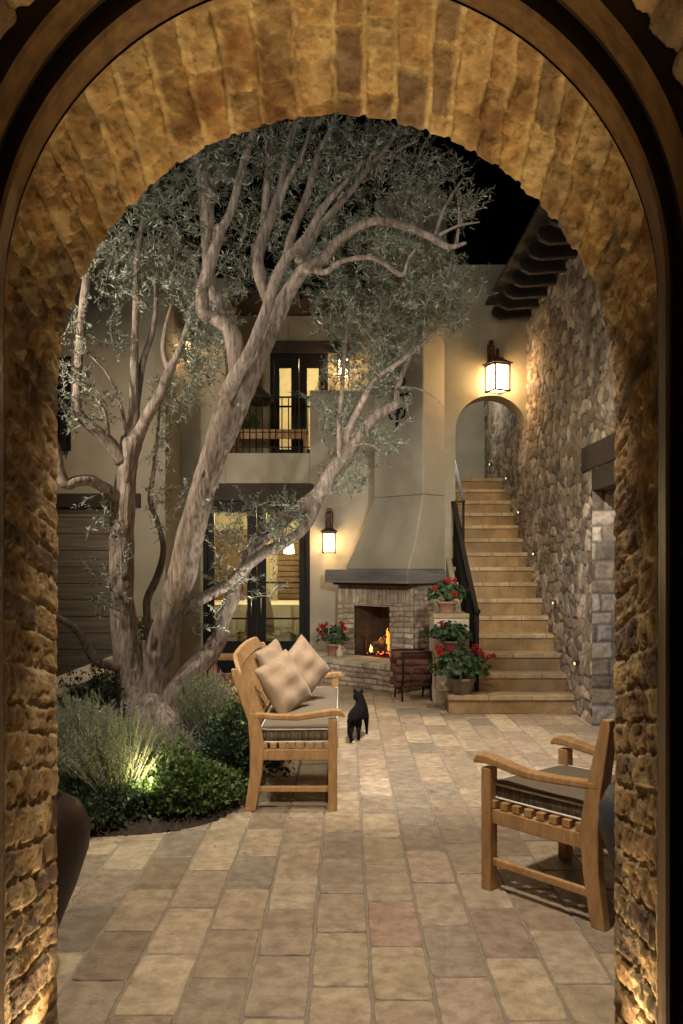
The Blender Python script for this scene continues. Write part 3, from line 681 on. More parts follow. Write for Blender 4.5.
for s in (-.15, .2):
    g = MB(); g.smooth = True; g.tube([L3(s, -.05, .335), L3(s, -.05, .58)], .011, 7); g.ball(L3(s, -.05, .60), .024, 8); g.tube([L3(s-.05, -.02, .336), L3(s, -.05, .40), L3(s+.05, -.02, .336)], .009, 6); g.build('andiron', M['rusty'], fp)

# ------------------------------------------------------------------ lanterns
def lantern(c, w, h, label, front=Vector((0, -1, 0)), yaw=0, roof=True, gl='lamp'):
    """c: centre of the glass body; the arm goes back to the wall"""
    t = thing('wall_lantern', label, 'lantern', c, 'wall lanterns')
    Mx = Matrix.Translation(c) @ Matrix.Rotation(yaw, 4, 'Z'); d = w*.5; p = .011
    g = MB()
    for sx in (-1, 1):
        for sy in (-1, 1): g.box(sx*d-p, sx*d+p, sy*d-p, sy*d+p, -h/2, h/2, Mx)
    for z in (-h/2, h/2):
        for s in (-1, 1):
            g.box(-d-.012, d+.012, s*d-.013, s*d+.013, z-.010, z+.012, Mx); g.box(s*d-.013, s*d+.013, -d-.012, d+.012, z-.009, z+.011, Mx)
    g.build('cage', M['rusty'], t, .002)
    q = MB(); q.box(-d+.012, d-.012, -d+.012, d-.012, -h/2+.012, h/2-.012, Mx); q.build('glass_panes', M[gl], t)
    g = MB(); rr = [[Mx @ Vector((sx*k, sy*k, z)) for sx, sy in ((-1, -1), (1, -1), (1, 1), (-1, 1))] for k, z in ((d+.035, h/2+.013), (d+.03, h/2+.03), (d*.55, h/2+.075), (d*.5, h/2+.10))]
    g.loft(rr); g.build('cap', M['rusty'], t, .003)
    b = MB(); b.box(-.055, .055, d+.02, d+.055, h/2-.02, h/2+.30, Mx); b.box(-.035, .035, d+.02, d+.05, h/2+.30, h/2+.36, Mx); b.box(-.03, .03, -.01, d+.03, h/2+.10, h/2+.15, Mx); b.box(-.02, .02, -.02, .02, h/2+.09, h/2+.22, Mx)
    b.build('bracket', M['rusty'], t, .012)
    return t
lantern(P(329, 543, 11.84), .165, .27, 'lit bronze wall lantern between the glazed doors and the fireplace hood')
lantern(P(497.5, 378.5, 10.86), .215, .33, 'large lit bronze lantern hanging over the small arch of the stairs', yaw=R(24))
lantern(P(343, 368, 13.02), .17, .26, 'lit lantern upstairs behind olive sprigs, right of the balcony door')
lantern(P(192, 352, 11.78), .17, .27, 'lit lantern high on the left house wall behind the olive foliage', gl='lampl')

# ------------------------------------------------------------------ teak bench and chair (one design, two widths)
def seat(name, label, cat, loc, yaw, width, depth, hump, lean):
    """local x: forward, local y: sideways (centre 0)"""
    t = thing(name, label, cat, loc); t.rotation_euler = (0, 0, yaw)
    hw = width/2; T = M['teak']
    def B(mb, nm, bev=.006): return mb.build(nm, T, t, bev, local=True)
    for s in (-1, 1):
        y = s*(hw-.027)
        g = MB(); g.bar((0, y, 0), (0, y, .575), .056, .056, up=Vector((1, 0, 0))); B(g, 'leg')
        g = MB(); xb = -depth
        rg = [(xb-.015, 0, .034), (xb+.02, .22, .038), (xb+.03, .40, .045), (xb+.01, .56, .038), (xb-.10*lean, .84, .026), (xb-.115*lean, .885, .018)]
        g.loft([[Vector((x+a*h, y+b*.024, z)) for a, b in ((-1, -1), (1, -1), (1, 1), (-1, 1))] for x, z, h in rg]); B(g, 'leg')
        # arm: swoops up at the front, dips in the middle
        g = MB(); ap = [(.075, .595, .030, .010), (.05, .612, .034, .020), (.0, .615, .036, .020), (-.10, .600, .034, .019), (-.22, .582, .030, .018), (-.36, .585, .027, .017), (-depth-.02, .60, .025, .017)]
        g.loft([[Vector((x, y+a*w, z+b*h)) for a, b in ((-1, -1), (1, -1), (1, 1), (-1, 1))] for x, z, w, h in ap]); B(g, 'armrest', .008)
        g = MB(); g.bar((-.028, y, .350), (-depth+.05, y, .350), .030, .070); B(g, 'side_rail')
        g = MB(); g.bar((-.028, y, .135), (-depth+.035, y, .135), .026, .036); B(g, 'stretcher')
    g = MB(); g.bar((0, -hw+.055, .352), (0, hw-.055, .352), .028, .07); B(g, 'front_rail')
    g = MB(); g.bar((-depth+.03, -hw+.05, .352), (-depth+.03, hw-.05, .352), .028, .07); B(g, 'rear_rail')
    k = 0; n = 8
    for k in range(n):
        x = -.005-k*(depth-.04)/n; g = MB(); g.box(x-.042, x, -hw+.014, hw-.014, .388, .424); B(g, 'seat_slat', .004)
    # back: lower rail, crest rail with a raised centre, slats between
    lx = lambda z: (-depth+.01) - (.11*lean)*(z-.56)/.28 if z > .56 else -depth+.01
    g = MB(); g.bar((lx(.5)+.0, -hw+.052, .50), (lx(.5)+.0, hw-.052, .50), .025, .05); B(g, 'lower_back_rail')
    def crest(v):                       # v in -1..1
        a = min(1, max(0, (1-abs(v)-.10)/.14)); a = a*a*(3-2*a); return .835 + hump*a + hump*.35*(1-v*v)*a
    rings = []
    for k in range(41):
        v = -1+k/20; y = v*(hw-.052); zt = crest(v); zb = zt-.085
        rings.append([Vector((lx(z)+d, y, z)) for z, d in ((zb, -.014), (zb, .014), (zt, .014), (zt, -.014))])
    g = MB(); g.loft(rings); B(g, 'crest_rail', .004)
    m = max(5, int(width/.085)); 
    for k in range(m):
        v = -1+2*(k+.5)/m; y = v*(hw-.06); zt = crest(v)-.08
        g = MB(); g.bar((lx(.52), y, .52), (lx(zt), y, zt), .038, .014, up=Vector((1, 0, 0))); B(g, 'back_slat', .003)
    return t
def seat_cushion(name, label, loc, yaw, width, depth, z0, th, segs):
    t = thing(name, label, 'cushion', loc); t.rotation_euler = (0, 0, yaw); hw = width/2; x0, x1 = -depth, .0
    nx, ny = 26, max(26, int(width*40)); g = MB(); g.smooth = True
    def outline(ins):
        r = .05; pts = []
        for cx_, cy_, a0 in ((x1-r, hw-r, 0), (x0+r, hw-r, 90), (x0+r, -hw+r, 180), (x1-r, -hw+r, 270)):
            for k in range(6): a = R(a0+18*k); pts.append((cx_+(r-ins)*math.cos(a), cy_+(r-ins)*math.sin(a)))
        return pts
    def z_(x, y, f): return f*(.018*math.sin(math.pi*min(1, max(0, (x-x0)/(x1-x0))))*abs(math.sin(math.pi*((y+hw)/width*segs)))**.5)+.004*math.sin(y*7+x*3)
    rings = [[Vector((x, y, z0+dz+z_(x, y, 0))) for x, y in outline(i)] for i, dz in ((.02, 0), (.002, .006), (-.006, th*.5), (.002, th-.006))]
    # shaped top
    for ins in (.012, .04, .08, .13, .19): rings.append([Vector((max(x0+.01, min(x1-.01, x)), y, z0+th+z_(x, y, 1))) for x, y in outline(ins)] if ins < .05 else [Vector((x, y, z0+th+z_(x, y, 1))) for x, y in outline2(outline(.04), ins, x0, x1, hw)])
    g.mi = 1; g.loft(rings[:4], caps=False); g.mi = 0; g.loft(rings[3:]); g.loft(rings[:1]*2); o = g.build('cover', [M['cushion'], M['stripe']], t, 0, local=True)
    for dz in (.004, th-.004):
        p = outline(-.004); q = MB(); q.smooth = True; pp = [Vector((x, y, z0+dz+z_(x, y, 0))) for x, y in p]; q.tube(pp+[pp[0]], .0052, 6); q.build('piping', M['piping'], t, 0, local=True)
    # woven stripes of the side band
    return t
def outline2(pts, ins, x0, x1, hw):
    cx_ = (x0+x1)/2; sx = 1-2*ins/(x1-x0)*.98; sy = 1-ins/hw*.98
    return [(cx_+(x-cx_)*sx, y*sy) for x, y in pts]

BX, BY0, BY1 = -.055, 5.28, 7.20
seat('garden_bench', 'golden teak garden bench with high curved back, seen end-on beside the flower bed', 'bench', (BX, (BY0+BY1)/2, 0), 0, BY1-BY0, .50, .10, 1)
seat_cushion('bench_cushion', 'long brown canvas cushion with white piping lying on the teak bench', (BX+.02, (BY0+BY1)/2, 0), 0, BY1-BY0-.08, .47, .426, .085, 3)
CYAW = R(131); cpos = Vector((.933, 4.225, 0))
seat('garden_chair', 'teak garden armchair on the right, turned away towards the fireplace', 'chair', cpos, CYAW, .674, .58, .0, .45)
seat_cushion('chair_cushion', 'square brown canvas cushion with white piping on the teak armchair', cpos+Vector((math.cos(CYAW), math.sin(CYAW), 0))*.01, CYAW, .585, .545, .426, .072, 1)
# stripes on the cushion side bands and ties
def ties(name, pts, label, r=.008):
    pass

def pillow(c, nrm, roll, w, label, th=.075):
    nrm = Vector(nrm).normalized(); up = Vector((0, 0, 1)); sx = up.cross(nrm).normalized(); sy = nrm.cross(sx)
    n = 21; V = []; Fq = []
    for side in (1, -1):
        for i in range(n):
            for j in range(n):
                u, v = -1+2*i/(n-1), -1+2*j/(n-1)
                pin = 1-.10*(1-abs(u)**2)*abs(v)**6-.10*(1-abs(v)**2)*abs(u)**6
                th_ = th*((1-abs(u)**2.2)*(1-abs(v)**2.2))**.45*(1+.12*math.sin(u*5+v*3)+.08*math.sin(v*9))
                x, y = u*w/2*(1-.09*(1-v*v)*0-.06*(v*v<0)), v*w/2
                x *= 1-.07*(1-abs(v)**1.5)*1; y *= 1-.07*(1-abs(u)**1.5)
                cr, sr_ = math.cos(roll), math.sin(roll); X_, Y_ = x*cr-y*sr_, x*sr_+y*cr
                V.append(Vector(c)+sx*X_+sy*Y_+nrm*side*th_)
    a = gridfaces(n, n); Fq = np.concatenate([a, a[:, ::-1]+n*n])
    o = rawmesh('pillow', [tuple(v) for v in V], Fq, M['pillow'])
    bm = bmesh.new(); bm.from_mesh(o.data); bmesh.ops.remove_doubles(bm, verts=bm.verts, dist=.0005); bmesh.ops.recalc_face_normals(bm, faces=bm.faces); bm.to_mesh(o.data); bm.free()
    return tag(o, label, 'pillow', 'pillows on the bench')
pillow(P(284, 684, 5.95), (.78, -.60, .42), R(18), .40, 'nearest tan patterned pillow, slumped on the bench in front of the other two', .085)
pillow(P(304, 667, 6.35), (.60, -.70, .32), R(36), .365, 'tan pillow with a raised pointed corner behind the nearest pillow')
pillow(P(275, 667, 6.5), (.88, -.40, .35), R(12), .37, 'rearmost tan pillow leaning on the bench back, mostly hidden')

# ------------------------------------------------------------------ urns by the doorway
def urn(x, y, s, m, label, cat='urn'):
    prof = [(.10, 0), (.125, .01), (.13, .04), (.19, .2), (.255, .36), (.30, .50), (.305, .58), (.27, .655), (.20, .70), (.17, .72), (.19, .745), (.185, .755), (.15, .745), (.14, .70), (.13, .6)]
    t = thing('garden_urn', label, cat, (x, y, 0)); g = MB(); g.smooth = True; g.lathe((x, y, 0), [(r*s, z*s) for r, z in prof[:9]], 40); g.build('body', m, t)
    g = MB(); g.smooth = True; g.lathe((x, y, 0), [(r*s, z*s) for r, z in prof[8:]], 40); g.build('rim', m, t)
urn(-1.225, 3.12, .96, M['urn'], 'dark brown glazed urn half hidden behind the left side of the archway')
urn(1.30, 3.25, 1.0, M['urnb'], 'slate coloured urn mostly hidden behind the right side of the archway')

# ------------------------------------------------------------------ leaves
class Leaves:
    def __init__(s): s.V = []; s.F = []; s.c = []; s.n = 0
    def leaf(s, p, d, nrm, L, W, c, fold=.25):
        """a pointed leaf of four triangles-as-quads folded on its midrib"""
        sd = np.cross(d, nrm); k = s.n
        mid = p + d*L*.5; up = np.cross(sd, d)
        s.V += [p, mid+sd*W/2+up*W*fold, p+d*L, mid-sd*W/2+up*W*fold]; s.F.append((k, k+1, k+2, k+3)); s.c += [c]*4; s.n += 4
    def build(s, name, m, parent):
        V = np.array(s.V); Fq = np.array(s.F, dtype=np.int32)
        T = np.concatenate([Fq[:, [0, 1, 2]], Fq[:, [0, 2, 3]]])
        cc = np.repeat(np.array(s.c)[:, None], 3, 1); return rawmesh(name, V, T, m, parent, cc, smooth=False)
def nrmz(v): return v/ (np.linalg.norm(v)+1e-9)
NR_ = np.random.RandomState(9)

def gx(px, Y): return (px-CX)*Y/F
def plant(name, label, cat, x, y, z, kind, R_, Hh, n, m, seed, stemm='twig', group=None):
    g_ = np.random.RandomState(seed); t = thing(name, label, cat, (x, y, z), group); lv = Leaves(); st_ = MB(); fl = Leaves()
    if kind == 'spike':          # lavender / rosemary: many upright wands with needles
        for k in range(n):
            a = g_.uniform(0, 6.28); r = R_*math.sqrt(g_.rand()); b = np.array((x+.35*r*math.cos(a), y+.35*r*math.sin(a), z))
            h = Hh*g_.uniform(.55, 1.0)*(1-.35*(r/R_)**2); tip = np.array((x+r*math.cos(a)*1.05+g_.normal(0, .02), y+r*math.sin(a)*1.05+g_.normal(0, .02), z+h))
            st_.tube([tuple(b), tuple((b+tip)/2+np.array((0, 0, h*.08))), tuple(tip)], [.003, .0025, .0012], 3, caps=False)
            q = int(h/.013); shade = g_.uniform(.1, 1)
            for i in range(q):
                f = .12+.88*i/q; p = b*(1-f)**1+tip*f + np.array((0, 0, h*.08*4*f*(1-f)*.9)); an = g_.uniform(0, 6.28)
                d = nrmz(np.array((math.cos(an)*.7, math.sin(an)*.7, .85))+g_.normal(0, .12, 3)); L_ = g_.uniform(.018, .036)*(1.2-.5*f)
                lv.leaf(p, d, nrmz(np.cross(d, g_.normal(0, 1, 3))), L_, .0062, min(1, max(0, shade*.6+.4*g_.rand())))
            if g_.rand() < (.0 if m == 'sil' else .16):
                for i in range(14):
                    p = tip+np.array((0, 0, .005*i)); an = g_.uniform(0, 6.28); d = nrmz(np.array((math.cos(an), math.sin(an), .9)))
                    fl.leaf(p, d, nrmz(np.cross(d, g_.normal(0, 1, 3))), .011, .006, g_.rand())
    else:                        # leafy bushes: stalks with rounded leaves through the whole volume
        for k in range(n):
            a = g_.uniform(0, 6.28); el = math.acos(g_.uniform(0.0, 1)); rr = g_.uniform(.45, 1)**.5*(1+.18*math.sin(a*3+seed)+.15*math.sin(el*5+a*2))
            c = np.array((x+R_*rr*math.sin(el)*math.cos(a), y+R_*rr*math.sin(el)*math.sin(a), z+.02+Hh*rr*math.cos(el)))
            b = np.array((x+(c[0]-x)*.3, y+(c[1]-y)*.3, z))
            if k % 5 == 0: st_.tube([tuple(b), tuple((b+c)/2+np.array((0, 0, .02))), tuple(c)], [.003, .0025, .0015], 3, caps=False)
            for i in range(6):
                d = nrmz(nrmz(c-np.array((x, y, z)))*.6+g_.normal(0, .7, 3)+np.array((0, 0, .25))); L_ = g_.uniform(.022, .045)
                nn = nrmz(np.cross(d, g_.normal(0, 1, 3))*.6+np.array((0, 0, .8))); nn = nrmz(nn-d*np.dot(nn, d))
                lv.leaf(c+g_.normal(0, .018, 3), d, nn, L_, L_*g_.uniform(.55, .8), g_.rand(), .15)
    lv.build('foliage', M[m], t); st_.build('stems', M[stemm], t)
    if fl.n: fl.build('blooms', M['lavf'], t)
    return t
def gx(px, Y): return (px-CX)*Y/F
lb = 'lavender and rosemary in the bed'
plant('lavender_bush', 'large grey-green lavender bush at the front of the bed, in the light', 'lavender', gx(118, 5.25), 5.30, .05, 'spike', .36, .66, 520, 'lav', 1, group=lb)
plant('lavender_bush', 'lavender bush against the left side of the archway with mauve spikes', 'lavender', gx(78, 5.7), 5.7, .05, 'spike', .33, .66, 400, 'lav', 2, group=lb)
plant('lavender_bush', 'lavender clump directly in front of the gnarled olive base', 'lavender', gx(160, 6.1), 6.1, .05, 'spike', .34, .36, 400, 'lav', 3, group=lb)
plant('rosemary_bush', 'upright blue-green rosemary just right of the olive base', 'rosemary', gx(205, 7.1), 7.1, .05, 'spike', .26, .66, 460, 'lav', 4, group=lb)
plant('leafy_shrub', 'bright green broad-leaved shrub lit yellow by the garden spotlight', 'shrub', gx(165, 5.05), 5.22, .05, 'bush', .28, .30, 620, 'green', 5)
plant('leafy_shrub', 'low green shrub at the rounded front edge of the bed', 'shrub', gx(196, 5.15), 5.28, .05, 'bush', .25, .22, 520, 'green', 6)
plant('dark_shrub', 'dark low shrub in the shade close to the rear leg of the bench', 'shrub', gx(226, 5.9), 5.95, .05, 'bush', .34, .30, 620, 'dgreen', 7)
plant('leafy_shrub', 'small bright shrub lit beside the bench back', 'shrub', gx(240, 6.75), 6.75, .05, 'bush', .25, .36, 420, 'green', 8)
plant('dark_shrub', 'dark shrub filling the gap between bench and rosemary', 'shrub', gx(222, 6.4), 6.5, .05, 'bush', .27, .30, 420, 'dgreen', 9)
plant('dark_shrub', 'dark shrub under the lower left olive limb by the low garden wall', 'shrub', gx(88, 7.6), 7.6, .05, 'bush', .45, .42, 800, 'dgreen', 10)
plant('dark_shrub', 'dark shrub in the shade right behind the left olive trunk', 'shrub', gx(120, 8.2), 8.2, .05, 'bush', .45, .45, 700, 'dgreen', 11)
plant('silver_shrub', 'small silver-leaved plant near the left of the bed behind the lavender', 'shrub', gx(66, 6.4), 6.4, .05, 'bush', .28, .52, 420, 'sil', 12)
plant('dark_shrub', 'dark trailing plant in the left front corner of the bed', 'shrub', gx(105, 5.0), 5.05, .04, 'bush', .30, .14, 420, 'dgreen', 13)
gc = Leaves()
for k in range(9000):
    x, y = NR_.uniform(-3.2, -.5), NR_.uniform(4.8, 8.3)
    if not inside(x, y, BED) or dist_in(x, y) < .06: continue
    if vnoise(np.array([x*2.]), np.array([y*2.]), np.array([0.]), 3)[0] < -.15: continue
    d = nrmz(np.array((NR_.normal(), NR_.normal(), .6))); nn = nrmz(np.cross(d, NR_.normal(0, 1, 3))); gc.leaf(np.array((x, y, .06+NR_.rand()*.06)), d, nn, .035, .018, NR_.rand()*.7)
o = gc.build('ground_cover', M['dgreen'], None); o['kind'] = 'stuff'
wf = thing('white_rose', 'single white bloom low at the front of the flower bed', 'flower', G(128, 828))
p = P(128, 803, 5.0); g = MB(); g.smooth = True
for k in range(7): a = k*.9; g.ball(p+Vector((.012*math.cos(a), .012*math.sin(a), .004*k)), .014, 6, (1, .6, .8))
g.build('petals', M['white'], wf); g = MB(); g.tube([G(128, 828), p], .003, 4); g.build('stem', M['twig'], wf)

# garden uplights in the bed
for (x, Y_, lab) in ((147, 5.02, 'small black garden spotlight under the bright shrub at the front of the bed'), (252, 6.35, 'small black garden spotlight beside the bench back')):
    p = Vector((gx(x, Y_), Y_, .05)); t = thing('garden_spotlight', lab, 'light', p, 'garden spotlights')
    g = MB(); g.smooth = True; g.tube([p, p+Vector((0, 0, .07))], .008, 6); g.build('stake', M['iron'], t)
    g = MB(); g.smooth = True; g.tube([p+Vector((0, 0, .06)), p+Vector((0, .01, .13))], [.022, .03], 10); g.build('housing', M['iron'], t)

# low garden wall behind the bed, curb, side table
lw = thing('low_garden_wall', 'low plastered seat wall with pale stone coping at the left behind the bed', 'wall', (-2.6, 8, 0))
g = MB(); g.box(-2.74, -2.44, 6.2, 10.9, 0, .40); g.build('wall', M['plaster_l'], lw); g = MB(); g.box(-2.78, -2.40, 6.2, 10.9, .402, .452); g.build('coping', M['cap'], lw, .01)
cw_ = thing('bed_curb_wall', 'short brown stone curb closing the bed behind the bench', 'wall', (-1.6, 8.5, 0))
g = MB(); g.box(-2.42, -.98, 8.46, 8.66, 0, .26); g.build('wall', M['step'], cw_); g = MB(); g.box(-2.42, -.96, 8.44, 8.68, .262, .30); g.build('coping', M['step'], cw_, .008)
tb = thing('garden_table', 'low teak side table standing before the glazed doors, behind the bench', 'table', (-1.3, 10.4, 0))
g = MB(); g.box(-1.62, -.95, 10.2, 10.65, .40, .44); g.build('tabletop', M['teak'], tb, .005)
g = MB(); g.box(-1.58, -1.0, 10.24, 10.6, .12, .145); g.build('shelf', M['teak'], tb, .005)
for sx in (-1.59, -1.02):
    for sy in (10.24, 10.56): g = MB(); g.box(sx, sx+.045, sy, sy+.045, 0, .398); g.build('leg', M['teak'], tb, .004)

# ------------------------------------------------------------------ geraniums in pots
def geranium(base, pr, ph, fr_, fh, nfl, label, potm, seed, nl=170, dx=0):
    g_ = np.random.RandomState(seed); t = thing('potted_geranium', label, 'potted plant', base, 'potted geraniums')
    b = Vector(base); g = MB(); g.smooth = True
    g.lathe(b, [(pr*.68, 0), (pr*.72, .005), (pr*.95, ph*.8), (pr*1.08, ph*.8), (pr*1.1, ph), (pr*.98, ph), (pr*.9, ph*.85)], 22); g.build('pot', M[potm], t)
    g = MB(); g.lathe(b+Vector((0, 0, ph*.86)), [(pr*.9, 0), (pr*.88, .004)], 14); g.build('potting_soil', M['soil'], t)
    lv = Leaves(); sm = MB(); c0 = np.array((b.x+dx, b.y, b.z+ph))
    for k in range(nl):
        a = g_.uniform(0, 6.28); el = math.acos(g_.uniform(-.25, 1)); rr = g_.uniform(.4, 1)**.6
        c = c0+np.array((fr_*rr*math.sin(el)*math.cos(a), fr_*.8*rr*math.sin(el)*math.sin(a), fh*.25+fh*.7*rr*math.cos(el)))
        nn = nrmz(np.array((math.sin(el)*math.cos(a), math.sin(el)*math.sin(a), .8))+g_.normal(0, .4, 3)); L_ = g_.uniform(.028, .05); d0 = nrmz(np.cross(nn, g_.normal(0, 1, 3))); s0 = np.cross(nn, d0)
        cv = g_.rand()
        for q in range(5):     # a round scalloped leaf made of five lobes
            an = q*1.256; d = d0*math.cos(an)+s0*math.sin(an); lv.leaf(c, nrmz(d+nn*.15), nn, L_*.75, L_*.72, cv*.8+.2*g_.rand(), .1)
        if k % 4 == 0: sm.tube([tuple(c0-np.array((0, 0, .03))), tuple((c0+c)/2+np.array((0, 0, .01))), tuple(c)], .0022, 3, caps=False)
    for k in range(nfl):
        a = g_.uniform(0, 6.28) if k else -2.2; rr = .45+.75*g_.rand(); c = Vector((c0[0]+fr_*rr*math.cos(a), c0[1]-fr_*.2+fr_*.6*rr*math.sin(a), c0[2]+fh*(1.0-.45*(rr-.45)/.75*g_.uniform(.3, 1.6))))
        f = MB(); f.smooth = True; Rf = g_.uniform(.028, .038)
        for q in range(24):
            u = g_.normal(0, 1, 3); u /= np.linalg.norm(u); f.ball(c+Vector(u)*Rf*g_.uniform(.55, 1), .0125, 5, (1, 1, .7), .2, q)
        f.build('flower_head', M['red'], t); sm.tube([tuple(c0), tuple(c)], .0025, 3, caps=False)
    lv.build('foliage', M['ger'], t); sm.build('stems', M['ger'], t)
geranium(L3(-.42, .30, .334), .095, .16, .22, .28, 9, 'red geranium in a terracotta pot at the left end of the fireplace hearth', 'pot', 1, 130)
geranium(Vector((1.20, 9.70, 1.0)), .115, .13, .25, .25, 6, 'red geranium in a clay pot, topmost of the three beside the stairs', 'pot', 2, 170)
geranium(Vector((1.22, 9.27, .60)), .13, .12, .27, .22, 1, 'leafy geranium almost without blooms, middle one of the three beside the stairs', 'potg', 3, 230, -.04)
geranium(Vector((1.26, 8.93, .19)), .14, .17, .33, .34, 12, 'largest red geranium, in a grey bowl on the lowest stone step', 'potg', 4, 300, -.03)
geranium(Vector((gx(143, 10.5), 10.5, .452)), .10, .17, .24, .32, 6, 'red geranium on the low garden wall, glimpsed between the two big olive trunks', 'pot', 5, 150)
p = L3(-.26, .34, .334); jg = thing('stoneware_jug', 'small pale jug beside the geranium on the hearth', 'jug', p)
g = MB(); g.smooth = True; g.lathe(p, [(.035, 0), (.045, .02), (.045, .07), (.022, .11), (.020, .14), (.026, .15)], 16); g.build('body', M['cap'], jg)
g = MB(); g.smooth = True; g.tube([p+Vector((.02, 0, .135)), p+Vector((.06, 0, .12)), p+Vector((.065, 0, .08)), p+Vector((.043, 0, .05))], .006, 6); g.build('handle', M['cap'], jg)

# ------------------------------------------------------------------ firewood in an iron cradle
fw = Vector((.82, 9.78, 0)); rk = thing('firewood_rack', 'low black iron firewood cradle between hearth and stairs', 'log rack', fw)
ax = Vector((1, .22, 0)).normalized(); ay = Vector((-.22, 1, 0)).normalized()
for s in (-1, 1):
    c = fw+ax*(.17*s); pts = [c+ay*(-.19)+Vector((0, 0, .56)), c+ay*(-.20)+Vector((0, 0, .45)), c+ay*(-.17)+Vector((0, 0, .22)), c+ay*(-.08)+Vector((0, 0, .13)), c+ay*.08+Vector((0, 0, .13)), c+ay*.17+Vector((0, 0, .22)), c+ay*.20+Vector((0, 0, .45)), c+ay*.19+Vector((0, 0, .56))]
    g = MB(); g.smooth = True; g.tube(pts, .011, 7); g.build('hoop', M['iron'], rk)
    for q in (-1, 1):
        g = MB(); g.smooth = True; g.tube([c+ay*(.12*q)+Vector((0, 0, .15)), c+ay*(.16*q)+Vector((0, 0, 0))], .011, 7); g.build('leg', M['iron'], rk)
for q in (-1, 1): g = MB(); g.smooth = True; g.tube([fw+ax*-.2+ay*(.19*q)+Vector((0, 0, .55)), fw+ax*.2+ay*(.19*q)+Vector((0, 0, .55))], .011, 7); g.build('rail', M['iron'], rk)
g = MB(); g.smooth = True; rc = fw-ay*.21+Vector((0, 0, .30)); g.tube([rc+ax*(.085*math.cos(a))+Vector((0, 0, .085*math.sin(a))) for a in np.linspace(.4, 2*math.pi-3.5+3.14+.2, 18)], .008, 6); g.build('ring_handle', M['rusty'], rk)
lr = random.Random(6); rows = [(-.075, .19), (.02, .185), (.10, .20), (-.12, .265), (-.03, .27), (.065, .27), (.14, .29), (-.13, .345), (-.045, .35), (.05, .355), (.13, .37), (-.09, .425), (.0, .435), (.09, .44), (-.04, .505), (.05, .51)]
wds = ['bottom front', 'bottom middle', 'bottom rear', 'second row front', 'second row middle', 'second row rear', 'second row far', 'third row front', 'third row middle', 'third row rear', 'third row far', 'fourth row front', 'fourth row middle', 'fourth row rear', 'top front', 'top rear']
for (dy, z), wd in zip(rows, wds):
    r = lr.uniform(.032, .052); c = fw+ay*dy+Vector((0, 0, z+.005)); ln = lr.uniform(.19, .25); sh = lr.uniform(-.03, .03)
    g = MB(); g.smooth = True; g.tube([c+ax*(sh-ln), c+ax*(sh-ln*.3), c+ax*(sh+ln*.4), c+ax*(sh+ln)], r, 8, .12, 14, lr.randint(0, 99)); g.build_name = 0
    o = g.build('firewood_log', M['log']); tag(o, f'split reddish firewood log in the iron cradle, {wd} of the stack', 'log', 'firewood in the cradle')

# ------------------------------------------------------------------ things on the balcony
hb = thing('hanging_basket', 'dark woven basket hanging above the left end of the balcony railing', 'basket', P(259, 412, 12.3))
c = P(259, 405, 12.3); g = MB(); g.smooth = True; g.lathe(c, [(.03, -.02), (.14, .0), (.22, .07), (.20, .12), (.10, .21), (.03, .26), (.0, .27)], 18); g.build('shade', M['darkwood'], hb)
g = MB(); g.tube([c+Vector((0, 0, .26)), c+Vector((0, 0, 1.2))], .006, 5); g.build('cord', M['iron'], hb)
bt = thing('balcony_table', 'narrow wooden table behind the balcony railing', 'table', (-1.15, 12.6, 3.13))
g = MB(); g.box(-1.56, -.5, 12.45, 12.8, 3.50, 3.54); g.build('tabletop', M['teak'], bt, .004)
g = MB(); g.box(-1.54, -.52, 12.46, 12.49, 3.40, 3.49); g.build('apron', M['teak'], bt, .004)
for sx in (-1.54, -.56):
    for sy in (12.47, 12.75): g = MB(); g.box(sx, sx+.04, sy, sy+.04, 3.13, 3.498); g.build('leg', M['teak'], bt)
plant('balcony_plant', 'small leafy plant standing on the balcony table', 'potted plant', -1.35, 12.6, 3.56, 'bush', .15, .17, 120, 'green', 30)

